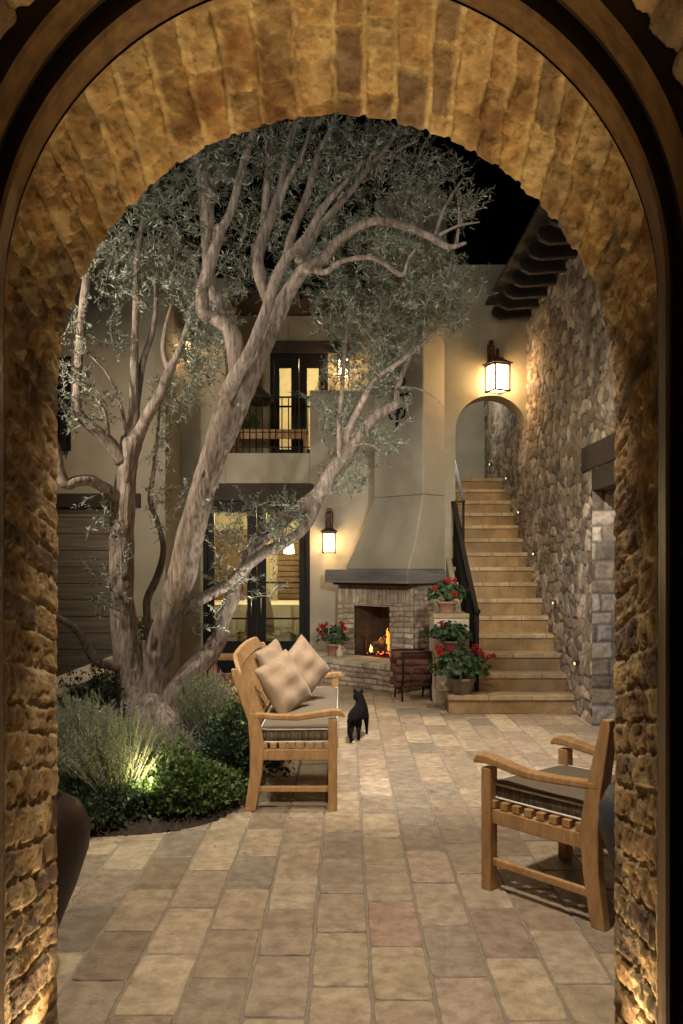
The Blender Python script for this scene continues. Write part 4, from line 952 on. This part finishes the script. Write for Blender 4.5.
# ------------------------------------------------------------------ black cat seen from behind, head turned left
def make_cat():
    J = {}; vs = []; es = []; rs = []
    def v(p, r, par=None):
        vs.append(Vector(p)); rs.append(r); i = len(vs)-1
        if par is not None: es.append((par, i))
        return i
    bx_, by_ = .115, 7.42
    rump = v((bx_-.005, by_, .215), (.070, .070)); mid = v((bx_+.035, by_+.13, .228), (.072, .070), rump); ch_ = v((bx_+.082, by_+.27, .238), (.058, .064), mid)
    neck = v((bx_+.062, by_+.315, .300), (.042, .042), ch_); hd = v((bx_+.040, by_+.335, .352), (.060, .052), neck); mz = v((bx_-.012, by_+.35, .342), (.028, .024), hd)
    for sx, yo in ((-1, -.055), (1, .02)):      # hind legs: knee, hock, paw
        hp_ = v((bx_+.028*sx, by_+.01, .19), (.042, .048), rump); kn = v((bx_+.034*sx, by_+.035+yo, .125), (.028, .034), hp_)
        hk = v((bx_+.034*sx, by_-.035+yo, .075), (.013, .015), kn); ft = v((bx_+.034*sx, by_-.02+yo, .016), (.013, .013), hk); v((bx_+.034*sx, by_+.022+yo, .012), (.014, .010), ft)
    for sx, yo in ((-1, -.01), (1, .035)):
        sh_ = v((bx_+.075+.030*sx, by_+.265, .17), (.026, .032), ch_); el_ = v((bx_+.078+.034*sx, by_+.25+yo, .11), (.018, .02), sh_)
        wr = v((bx_+.078+.036*sx, by_+.26+yo, .05), (.012, .013), el_); v((bx_+.078+.036*sx, by_+.262+yo, .014), (.013, .012), wr); v((bx_+.078+.038*sx, by_+.29+yo, .011), (.013, .009), len(vs)-1)
    t1 = v((bx_-.038, by_-.07, .20), (.015, .015), rump); t2 = v((bx_-.055, by_-.10, .14), (.012, .012), t1); t3 = v((bx_-.055, by_-.115, .08), (.011, .011), t2); t4 = v((bx_-.035, by_-.12, .045), (.010, .010), t3); v((bx_-.005, by_-.12, .035), (.007, .007), t4)
    me = bpy.data.meshes.new('cat_body'); me.from_pydata([tuple(q) for q in vs], es, []); o = bpy.data.objects.new('cat_tmp', me); C.objects.link(o)
    sk = o.modifiers.new('s', 'SKIN'); sk.use_smooth_shade = True
    for i, r in enumerate(rs): me.skin_vertices[0].data[i].radius = (r[0]*1.06, r[1]*1.06); me.skin_vertices[0].data[i].use_root = (i == 0)
    sb = o.modifiers.new('u', 'SUBSURF'); sb.levels = 2; sb.render_levels = 2
    dg = bpy.context.evaluated_depsgraph_get(); m2 = bpy.data.meshes.new_from_object(o.evaluated_get(dg)); bpy.data.objects.remove(o)
    # ears joined on the same mesh
    bm = bmesh.new(); bm.from_mesh(m2); hc = vs[hd]
    for dx_, dy_, lean_ in ((-.026, .004, -.008), (.026, .0, .006)):
        b = [hc+Vector((dx_+q*math.cos(a), dy_+q*.8*math.sin(a), .022)) for a, q in ((0, .024), (1.57, .016), (3.14, .024), (4.71, .016))]
        tp = hc+Vector((dx_+lean_, dy_+.004, .060)); bv = [bm.verts.new(q) for q in b]; tv = bm.verts.new(tp)
        for i in range(4): bm.faces.new((bv[i], bv[(i+1) % 4], tv))
    bm.to_mesh(m2); bm.free(); m2.materials.clear(); m2.materials.append(M['cat'])
    t = thing('black_cat', 'black cat seen from behind on the paving, head turned to its left', 'cat', (bx_, by_, 0))
    o = bpy.data.objects.new('body', m2); C.objects.link(o); o.parent = t; o.location = -t.location
    g = MB(); g.smooth = True; e = hc+Vector((-.040, -.012, .008)); g.ball(e, .005, 6); g.build('eye', M['ember'] if False else M['rusty'], t)
make_cat()
# ------------------------------------------------------------------ the old olive tree
tree = thing('olive_tree', 'old multi-trunked olive tree with gnarled pale bark and silvery leaves, rising from the bed', 'tree', (-1.7, 7.8, .03))
def cat_rom(pts, sub=6):
    P_ = np.array(pts, dtype=float); P_ = np.vstack([2*P_[0]-P_[1], P_, 2*P_[-1]-P_[-2]]); out = []
    for i in range(1, len(P_)-2):
        for k in range(sub):
            t = k/sub; a, b, c, d = P_[i-1], P_[i], P_[i+1], P_[i+2]
            out.append(.5*((2*b)+(-a+c)*t+(2*a-5*b+4*c-d)*t*t+(-a+3*b-3*c+d)*t**3))
    out.append(P_[-2]); return np.array(out)
def limb(name, pts, n=14, noise=.11, seed=0, sub=6, nf=7, parent=tree):
    """pts: (x, y, Y, r) with x, y seen from the doorway and Y its own distance"""
    sc_ = .93 if name == 'trunk' else .84 if name == 'branch' else 1
    Q = [(*P(x, y, Y), r*sc_*Y/F) for x, y, Y, r in pts]; Q = cat_rom(Q, sub); g = MB(); g.smooth = True
    g.tube([q[:3] for q in Q], [max(.002, q[3]) for q in Q], n, noise, nf, seed); o = g.build(name, M['bark'], parent); return Q
BR = []
def br(pts, name='branch', **k): Q = limb(name, pts, **k); BR.append(Q); return Q
# leaning main trunk
br([(146, 744, 7.75, 24), (149, 716, 7.75, 19), (153, 690, 7.72, 15.5), (158, 662, 7.7, 15), (164, 636, 7.66, 15.5), (174, 605, 7.62, 15), (182, 575, 7.56, 15), (191, 535, 7.5, 14.5), (199, 505, 7.46, 14), (207, 478, 7.44, 13.5), (216, 450, 7.4, 14), (229, 418, 7.36, 15.5), (242, 390, 7.33, 14.8), (257, 357, 7.3, 11.8), (272, 325, 7.28, 10), (288, 293, 7.25, 8.6), (304, 268, 7.2, 7)], 'trunk', n=56, noise=.08, seed=1, sub=16, nf=9)
br([(226, 396, 7.25, 10), (238, 372, 7.15, 8.5), (251, 349, 7.1, 7.5), (266, 310, 7.08, 6.8), (275, 281, 7.05, 6.5), (287, 258, 7.0, 6), (307, 236, 7.0, 5), (323, 208, 7.0, 4), (345, 183, 7.0, 3), (368, 158, 7.1, 2)], n=14, seed=2)
br([(238, 380, 7.35, 11), (235, 348, 7.4, 12), (228, 328, 7.4, 10.5), (213, 318, 7.4, 8.5), (203, 313, 7.35, 8), (201, 294, 7.3, 7.5), (209, 268, 7.3, 7), (219, 236, 7.3, 6.5), (232, 208, 7.3, 5), (241, 173, 7.3, 4.5), (256, 118, 7.3, 4), (262, 80, 7.3, 3)], n=14, seed=3, noise=.16)
br([(222, 322, 7.45, 9), (216, 300, 7.5, 8), (209, 272, 7.5, 8), (208, 240, 7.5, 8), (207, 215, 7.5, 9), (204, 187, 7.5, 8), (197, 157, 7.5, 7), (190, 135, 7.5, 6), (184, 100, 7.5, 5)], n=14, seed=4)
br([(219, 236, 7.32, 7.5), (220, 230, 7.3, 7.5), (221, 226, 7.3, 6.5)], n=12, seed=41)
br([(207, 212, 7.5, 8), (213, 190, 7.6, 5), (222, 160, 7.7, 4), (226, 125, 7.7, 3)], seed=42)
br([(268, 300, 7.3, 7.5), (260, 275, 7.4, 8), (257, 257, 7.45, 8), (263, 236, 7.5, 7.5), (273, 212, 7.5, 6.5), (281, 187, 7.5, 5), (286, 152, 7.5, 4), (297, 118, 7.5, 3.5), (302, 80, 7.5, 3)], n=12, seed=5)
br([(264, 235, 7.5, 5), (266, 200, 7.6, 4.5), (268, 165, 7.6, 4), (273, 115, 7.6, 3.5)], seed=6)
br([(278, 208, 7.5, 4), (288, 180, 7.45, 3.5), (303, 152, 7.4, 2.5), (312, 120, 7.4, 2)], seed=7)
br([(284, 262, 7.05, 5), (293, 232, 7.1, 5), (309, 190, 7.2, 4.5), (318, 155, 7.3, 4), (332, 125, 7.3, 3), (340, 90, 7.3, 3)], seed=8)
br([(299, 262, 7.15, 6), (312, 238, 7.25, 5), (330, 215, 7.3, 4.5), (350, 192, 7.3, 4), (367, 170, 7.3, 3.5), (387, 147, 7.3, 3), (402, 122, 7.3, 2.5)], seed=9)
br([(304, 270, 7.2, 7.5), (322, 259, 7.1, 6.8), (339, 240, 7.0, 5.8), (362, 225, 6.9, 5.2), (382, 221, 6.85, 4.8), (407, 227, 6.8, 4.8), (432, 238, 6.75, 4.2), (449, 247, 6.7, 3.4), (466, 243, 6.7, 2)], n=14, seed=10, sub=8)
br([(434, 238, 6.75, 3), (440, 220, 6.8, 2.3), (448, 202, 6.8, 2), (464, 177, 6.85, 1.3)], seed=11); br([(456, 246, 6.72, 2.4), (459, 222, 6.75, 1.6), (458, 195, 6.8, 1)], seed=12)
br([(438, 236, 6.75, 2.4), (458, 226, 6.7, 1.6), (480, 222, 6.65, 1)], seed=121)
br([(307, 268, 7.2, 5), (325, 272, 7.0, 3.6), (340, 262, 6.9, 3.0), (367, 257, 6.8, 2.8), (385, 264, 6.75, 2.8), (402, 275, 6.7, 2.6), (409, 258, 6.7, 1.9), (421, 243, 6.7, 1.2)], n=10, seed=13)
br([(387, 158, 7.3, 2.4), (402, 148, 7.2, 2), (419, 140, 7.2, 1.2)], seed=14); br([(405, 205, 7.3, 2.2), (414, 172, 7.3, 1.8), (424, 145, 7.3, 1.4), (434, 130, 7.3, 1)], seed=15)
# low limb going right
br([(158, 716, 7.72, 15), (173, 694, 7.72, 12.5), (190, 673, 7.72, 11.5), (207, 657, 7.75, 10.8), (217, 640, 7.8, 10.5), (222, 622, 7.85, 9), (232, 598, 7.9, 8.5), (240, 577, 7.95, 8.5), (250, 553, 8.0, 8.5), (264, 535, 8.05, 8.5), (282, 521, 8.1, 8.5), (303, 506, 8.15, 8.5), (320, 492, 8.2, 8), (331, 473, 8.25, 8), (345, 455, 8.3, 7.5), (358, 436, 8.35, 6.8), (374, 418, 8.4, 6.2), (397, 404, 8.45, 4.8)], 'trunk', n=40, noise=.10, seed=16, sub=10, nf=9)
br([(172, 620, 7.62, 8), (190, 606, 7.65, 7), (214, 592, 7.75, 6.8), (229, 583, 7.85, 7), (247, 566, 7.8, 6.8), (267, 551, 7.85, 6.8), (288, 541, 7.95, 6.5), (304, 528, 8.05, 6), (314, 512, 8.12, 5.5), (322, 494, 8.2, 4.5)], n=14, seed=17)
br([(396, 404, 8.45, 3.8), (398, 386, 8.5, 3.4), (406, 366, 8.5, 3.0), (413, 350, 8.5, 2.4), (424, 318, 8.6, 1.6)], seed=18)
br([(345, 452, 8.3, 5), (348, 430, 8.2, 4.6), (360, 406, 8.1, 4.2), (374, 380, 8.0, 3.6), (397, 364, 7.9, 3), (421, 345, 7.8, 2.4), (440, 327, 7.7, 1.8), (470, 309, 7.6, .9)], n=12, seed=19)
br([(340, 462, 8.25, 3.4), (339, 425, 8.1, 2.8), (343, 378, 8.0, 2.6), (346, 338, 7.95, 2.6), (352, 295, 7.9, 2)], seed=20)
br([(350, 446, 8.3, 2.5), (368, 444, 8.2, 1.8), (382, 452, 8.1, 1.6), (392, 468, 8.0, 1.0)], seed=21); br([(398, 388, 8.4, 1.4), (415, 388, 8.3, 1), (432, 396, 8.2, .8), (446, 410, 8.1, .5)], seed=22)
br([(392, 368, 8., 1.8), (385, 340, 8., 2), (392, 300, 8., 1.8), (408, 270, 8.0, 1.4)], seed=23)
# left trunk
br([(137, 706, 7.95, 24), (131, 680, 7.95, 18), (127, 650, 7.97, 15.5), (123, 610, 8., 14), (121, 575, 8., 13), (122, 535, 8., 12.5), (125, 495, 8., 12), (128, 462, 8., 11), (132, 438, 8., 11)], 'trunk', n=48, noise=.09, seed=24, sub=14, nf=9)
br([(152, 716, 7.9, 12), (148, 690, 7.95, 9), (145, 664, 7.98, 6), (143, 640, 8.0, 2.5)], seed=25)
br([(122, 462, 7.95, 8.5), (112, 446, 7.9, 8), (102, 435, 7.85, 7), (88, 424, 7.8, 6.2), (78, 411, 7.75, 6), (77, 388, 7.7, 5.2), (79, 355, 7.7, 5), (82, 316, 7.7, 4.8), (86, 283, 7.7, 4.5), (90, 252, 7.7, 4), (98, 215, 7.7, 3)], n=14, seed=26)
br([(118, 497, 7.95, 8), (106, 489, 7.85, 7), (92, 481, 7.75, 6.2), (78, 481, 7.65, 6.2), (66, 484, 7.6, 6.5), (60, 472, 7.55, 6), (57, 452, 7.5, 5), (50, 425, 7.5, 4.5), (42, 390, 7.5, 4)], n=14, seed=27, noise=.15)
br([(130, 440, 8., 8), (134, 415, 8.0, 6.5), (134, 385, 8.0, 5.5), (135, 340, 8.0, 4.8), (136, 300, 8., 4.5), (137, 262, 8.0, 4), (143, 215, 8, 3)], n=12, seed=28)
br([(135, 412, 8.05, 5), (139, 382, 8.1, 4.5), (144, 358, 8.1, 4), (152, 333, 8.1, 3.4), (156, 305, 8.1, 2.6), (154, 270, 8.1, 2)], seed=29)
br([(136, 440, 7.98, 8.5), (148, 415, 7.9, 7), (159, 397, 7.85, 6.5), (166, 380, 7.8, 6), (172, 365, 7.8, 5), (181, 346, 7.75, 3.5), (192, 308, 7.7, 2.2), (197, 275, 7.7, 1.6)], n=12, seed=30)
br([(168, 368, 7.8, 3.6), (163, 350, 7.85, 3), (166, 325, 7.9, 2.4), (174, 298, 7.9, 1.6)], seed=31)
br([(108, 436, 7.85, 3), (105, 412, 7.75, 2.4), (93, 395, 7.7, 2), (80, 384, 7.68, 1.6), (66, 372, 7.6, 1.1)], seed=32); br([(126, 430, 7.95, 2.4), (120, 403, 7.85, 1.8), (108, 375, 7.8, 1.5), (92, 357, 7.75, 1.1), (78, 348, 7.7, .8)], seed=33)
br([(122, 668, 7.9, 8), (110, 665, 7.8, 6.5), (95, 660, 7.7, 6), (85, 642, 7.6, 5.2), (73, 627, 7.5, 4.6), (55, 617, 7.4, 4.2), (35, 612, 7.3, 4)], n=12, seed=34)
# slim middle trunk
br([(152, 668, 8.1, 7), (150, 640, 8.2, 5.5), (147, 612, 8.25, 4.8), (148, 597, 8.25, 4.8), (157, 578, 8.25, 4.5), (163, 556, 8.25, 3.8), (162, 538, 8.25, 3.2), (156, 518, 8.25, 3), (150, 500, 8.2, 2.8), (153, 476, 8.2, 2.6), (157, 440, 8.2, 2.0), (160, 405, 8.2, 1.3)], n=12, seed=35, sub=7)
# burls and root flare
gb = random.Random(2)
for k, (x, y, r, Yk) in enumerate([(128, 716, 12, 7.6), (134, 700, 10, 7.65), (143, 722, 16, 7.55), (160, 722, 14, 7.5), (150, 706, 12, 7.6), (122, 732, 10, 7.55)]):
    br([(x, y-r, Yk+.1, r*.6), (x+2, y, Yk, r), (x-3, y+r*1.2, Yk-.02, r*1.1), (x-6, y+r*2, Yk-.05, r*.9)], 'root_burl', n=14, noise=.25, seed=60+k)
for k in range(7):
    x = 164+k*3.6; br([(166+k*2.6, 694+k*1.0, 7.72+k*.015, 4.2), (x+3, 712, 7.68, 3.6), (x+4-k*.3, 728, 7.68, 3.2), (x+2-k*.8, 744-k, 7.68, 2.6)], 'root', n=8, noise=.12, seed=70+k)

# sprigs of leaves grown through the crown
def sprig(lv, tw, p, d, Ls, g_, sh=.5):
    k = 0; n = int(Ls/.025); pts = [p]; dd_ = d.copy(); q = p.copy(); bend = g_.normal(0, .022, 3)+np.array((0, 0, .010))
    for i in range(n):
        dd_ = nrmz(dd_+bend+g_.normal(0, .03, 3)); q = q+dd_*.025; 
        if i % 4 == 3: pts.append(q.copy())
        if i < 1: continue
        a = nrmz(np.cross(dd_, g_.normal(0, 1, 3)))
        for s in (-1, 1):
            if g_.rand() < .12: continue
            ld = nrmz(dd_*.75+a*s*.8+g_.normal(0, .12, 3)); L_ = g_.uniform(.040, .068)*(1.1-.4*i/n)
            nn = nrmz(np.cross(ld, g_.normal(0, 1, 3))); lv.leaf(q, ld, nn, L_, L_*.25, min(1, (.25+.75*sh)*g_.rand()**1.3*1.15), .12)
    if len(pts) < 2: pts.append(q)
    V = tw
    V.tube([tuple(x) for x in pts], [.0028]*(len(pts)-1)+[.0012], 3, caps=False)
REG = [  # x, y, rx, ry, Ymin, Ymax, sprigs
 (125, 215, 62, 55, 6.9, 9.2, 330), (175, 170, 60, 48, 6.9, 9.2, 330), (95, 270, 38, 40, 7., 8.6, 70), (150, 275, 45, 32, 7.2, 9., 110), (238, 145, 60, 38, 7., 9.2, 230),
 (190, 265, 28, 55, 7.2, 8.8, 130), (190, 352, 14, 16, 8., 9., 60), (205, 345, 24, 42, 7.4, 8.6, 190), (240, 240, 22, 60, 7.4, 9., 150), (285, 285, 28, 22, 7.4, 8.8, 60), (300, 215, 45, 50, 7.4, 9., 170),
 (325, 150, 65, 40, 7., 9., 250), (390, 175, 55, 50, 6.9, 8.8, 260), (440, 190, 34, 38, 6.8, 7.8, 60), (360, 250, 55, 35, 7.2, 8.8, 230), (420, 275, 45, 32, 7., 8.6, 230), (350, 305, 38, 35, 7.4, 8.6, 190),
 (400, 320, 36, 35, 7.6, 8.8, 170), (445, 310, 26, 22, 7.4, 8., 75), (370, 365, 34, 26, 7.8, 8.8, 130), (335, 400, 20, 36, 7.9, 8.6, 60), (352, 440, 28, 26, 8.25, 8.8, 70), (345, 478, 24, 18, 8.15, 8.6, 45), (385, 440, 20, 16, 8., 8.4, 16),
 (390, 395, 22, 20, 8.45, 8.8, 36), (255, 530, 38, 28, 7.7, 8.1, 55), (225, 560, 20, 40, 7.6, 8.1, 40), (290, 515, 24, 18, 7.8, 8.2, 36), (160, 470, 14, 70, 7.9, 8.3, 46), (75, 375, 14, 60, 7.4, 7.8, 45), (100, 340, 26, 26, 7.6, 8., 22), (100, 405, 22, 20, 7.6, 8., 20),
 (95, 515, 16, 20, 7.7, 8., 10), (120, 575, 34, 26, 7.4, 7.9, 12), (110, 600, 22, 16, 7.3, 7.8, 12), (175, 395, 24, 26, 7.8, 8.4, 50), (195, 620, 24, 22, 7.5, 7.7, 14), (210, 500, 30, 16, 7.3, 7.8, 14), (260, 585, 18, 18, 7.8, 8.0, 10),
 (470, 290, 20, 14, 7.4, 7.7, 12), (465, 205, 14, 24, 6.7, 7.0, 20), (410, 240, 40, 14, 6.7, 7.0, 24), (300, 60, 160, 40, 7.6, 9.2, 100)]
g_ = np.random.RandomState(77); lv = Leaves(); tw = MB(); nparts = 0
for (x, y, rx, ry, Y0, Y1, n) in REG:
    for k in range(int(n*.92)):
        a = g_.uniform(0, 6.283); r = math.sqrt(g_.rand()); Yk = g_.uniform(Y0, Y1); q = np.array(tuple(P(x+rx*r*math.cos(a), y+ry*r*math.sin(a), Yk)))
        d = nrmz(np.array((g_.normal(0, .7), g_.normal(0, .6), g_.normal(.45, .6)))); sprig(lv, tw, q-d*.1, d, g_.uniform(.12, .40), g_, g_.rand())
    if lv.n > 90000:
        o = lv.build('foliage', M['leaf'], tree); lv = Leaves()
if lv.n: lv.build('foliage', M['leaf'], tree)
tw.build('twigs', M['twig'], tree)

ll = Leaves()
for k in range(260):
    x, y = g_.uniform(-2.0, .6), g_.uniform(4.2, 8.5)
    if k > 70 and not (0 < -dist_in(x, y) < .35 or 0 < dist_in(x, y) < .2): continue
    a = g_.uniform(0, 6.28); zz = .004 if dist_in(x, y) < 0 else .02+.5*min(.12, dist_in(x, y)); d = nrmz(np.array((math.cos(a), math.sin(a), .06))); ll.leaf(np.array((x, y, zz)), d, np.array((0, 0, 1.)), g_.uniform(.03, .055), .011, g_.rand(), .2)
o = ll.build('fallen_leaves', M['leaf'], None); o['kind'] = 'stuff'
# dark evergreen mass beyond the courtyard roofs
bk = thing('dark_evergreen', 'dark unlit evergreen tree rising behind the house roof', 'tree', (1.0, 17.5, 0))
g = MB(); g.smooth = True; g.tube([(1.0, 17.5, 0), (1.1, 17.5, 3), (1.0, 17.6, 6.5)], [.22, .18, .1], 9, .1); g.build('trunk', M['bark'], bk)
lv = Leaves()
for k in range(9000):
    a = g_.uniform(0, 6.28); el = math.acos(g_.uniform(-1, 1)); rr = g_.uniform(.3, 1)**.5*(1+.2*math.sin(3*a)+.2*math.sin(5*el))
    c = np.array((.6+3.6*rr*math.sin(el)*math.cos(a), 17.5+1.5*rr*math.sin(el)*math.sin(a), 6.8+1.9*rr*math.cos(el)))
    for i in range(3): d = nrmz(g_.normal(0, 1, 3)); lv.leaf(c+g_.normal(0, .06, 3), d, nrmz(np.cross(d, g_.normal(0, 1, 3))), .10, .04, g_.rand())
lv.build('crown', M['dgreen'], bk)

# ------------------------------------------------------------------ camera, sky, lamps
cam = bpy.data.cameras.new('camera'); co = bpy.data.objects.new('camera', cam); C.objects.link(co); co.location = (0, 0, H); co.rotation_euler = (R(90), 0, 0)
cam.sensor_fit = 'VERTICAL'; cam.sensor_height = 24; cam.lens = 24*F/1024; cam.shift_y = (HY-512)/1024; cam.clip_end = 400; cam.clip_start = .05
bpy.context.scene.camera = co
w = bpy.data.worlds.new('World'); bpy.context.scene.world = w; w.use_nodes = True; nt = w.node_tree
sky = nt.nodes.new('ShaderNodeTexSky'); sky.sky_type = 'NISHITA'; sky.sun_disc = False; sky.sun_elevation = R(-4); sky.sun_rotation = R(200)
nt.links.new(sky.outputs[0], nt.nodes['Background'].inputs[0]); nt.nodes['Background'].inputs[1].default_value = .006
sc = bpy.context.scene; sc.view_settings.view_transform = 'Standard'; sc.view_settings.look = 'None'; sc.view_settings.exposure = 0; sc.view_settings.gamma = 1
sc.cycles.use_denoising = True; sc.cycles.max_bounces = 6; sc.cycles.diffuse_bounces = 3; sc.cycles.transparent_max_bounces = 10; sc.cycles.use_light_tree = True; sc.cycles.sample_clamp_indirect = 4; sc.cycles.sample_clamp_direct = 0
def spot(loc, tgt, power, col, size, blend=.6, rad=.03):
    d = bpy.data.lights.new('spotlight', 'SPOT'); d.energy = power; d.color = col; d.spot_size = R(size); d.spot_blend = blend; d.shadow_soft_size = rad
    o = bpy.data.objects.new('spotlight', d); C.objects.link(o); o.location = loc; o.rotation_euler = (Vector(tgt)-Vector(loc)).to_track_quat('-Z', 'Y').to_euler(); return o
def pt(loc, power, col, rad=.05):
    d = bpy.data.lights.new('lamp', 'POINT'); d.energy = power; d.color = col; d.shadow_soft_size = rad
    o = bpy.data.objects.new('lamp', d); C.objects.link(o); o.location = loc; return o
sun = bpy.data.lights.new('moonlight', 'SUN'); sun.energy = .01; sun.angle = R(.5); sun.color = (.8, .88, 1); so = bpy.data.objects.new('moonlight', sun); C.objects.link(so); so.rotation_euler = (R(40), 0, R(-30))
AMB = (1, .70, .34); WRM = (1, .73, .46); NEU = (1, .84, .66); COOL = (.92, .95, 1)
# in-ground uplights at the foot of both sides of the archway
spot((-.80, 2.46, .02), (-.86, 2.52, 1.6), 17, (1, .76, .46), 110, .8, .03)
spot((-.66, 2.50, .02), (.12, 2.52, 2.95), 120, AMB, 42, .9, .03); spot((.62, 2.50, .02), (-.16, 2.52, 2.95), 120, AMB, 42, .9, .03)
spot((.765, 2.44, .02), (.83, 2.50, 1.6), 20, (1, .76, .46), 110, .8, .03)
# lamp in the room behind the viewer
pt((.0, .6, 2.75), 1.8, (1, .62, .3), .15)
# garden spotlights in the bed
spot((gx(150, 4.95), 4.95, .26), (gx(128, 5.5), 5.6, .50), 16, (1, .90, .5), 120, .9, .03)
spot((gx(250, 6.4), 6.4, .22), (gx(238, 6.9), 7.0, .7), 5, (1, .88, .5), 130, .9, .03)
spot((gx(100, 6.6), 6.6, .35), (gx(190, 7.4), 7.4, 3.2), 45, WRM, 75, .8, .03)
spot((gx(235, 7.4), 7.3, .30), (gx(330, 7.6), 7.8, 3.9), 170, (1, .92, .78), 78, .8, .03)
spot((gx(60, 7.6), 8.3, .4), (gx(130, 8), 8., 3.2), 30, NEU, 80, .8, .03)
# unseen spots added to brighten floor, tree, walls and bed; no fixtures there
spot((-1.5, 3.1, 3.7), (-.2, 8.6, 2.6), 40, NEU, 95, .8, .12)
spot((-3.7, 6.2, 3.5), (-.8, 8.8, 2.6), 430, NEU, 100, .8, .08)
spot((.0, 2.95, 4.0), (.15, 4.6, 0), 520, (1, .85, .69), 92, .9, .12)
spot((-1.3, 4.2, 3.6), (-1.4, 5.5, 0.2), 230, (1, .93, .72), 60, .9, .08)
spot((1.5, 3.1, 3.9), (1.3, 10.6, 2.2), 170, NEU, 52, .8, .12)
spot((.6, 5.5, 5.2), (.42, 7.0, 0), 1350, (1, .88, .76), 52, .9, .06)
spot((.95, 9.0, 5.2), (1.0, 9.2, 0), 130, (1, .80, .58), 60, .9, .06)
spot((1.0, 5.3, 3.5), (2.4, 10.2, 1.9), 330, (1, .84, .62), 44, .8, .05)
spot((-2.75, 7.0, .35), (-2.1, 7.9, 4.2), 110, (1, .93, .80), 76, .9, .03)
spot((1.25, 3.0, 3.15), (.40, 11.0, 1.75), 800, (1, .90, .76), 34, .8, .06)
spot((1.2, 5.0, 3.3), (2.65, 8.15, 1.2), 260, COOL, 34, .7, .05)
spot((-3.2, 8.6, 4.4), (-3.0, 11, 1.8), 90, WRM, 120, .9, .1)
spot((.9, 2.95, 3.9), (-.1, 7.8, 4.3), 190, (1, .93, .82), 50, .9, .06)
spot((-2.3, 3.0, 3.7), (-1.3, 7.7, 4.0), 200, (1, .94, .82), 46, .9, .06)
# stairs and passage
pt((1.9, 13.1, 4.1), 14, (1, .92, .78), .1)
for x, y in SL:
    Yw = F*2.39/(x-CX); q = P(x, y, Yw); spot((q.x-.06, q.y, q.z-.01), (q.x-.5, q.y, q.z-.5), 1.6, (1, .72, .36), 130, .9, .02)
# fire, rooms
pt(tuple(L3(.05, -.12, .60)), 1.5, (1, .42, .10), .06)
pt((-1.2, 13.6, 2.4), 100, (1, .82, .52), .12); pt((-.9, 12.6, 2.3), 22, (1, .80, .46), .1)
pt((-.6, 14.3, 4.9), 70, (1, .80, .46), .12)
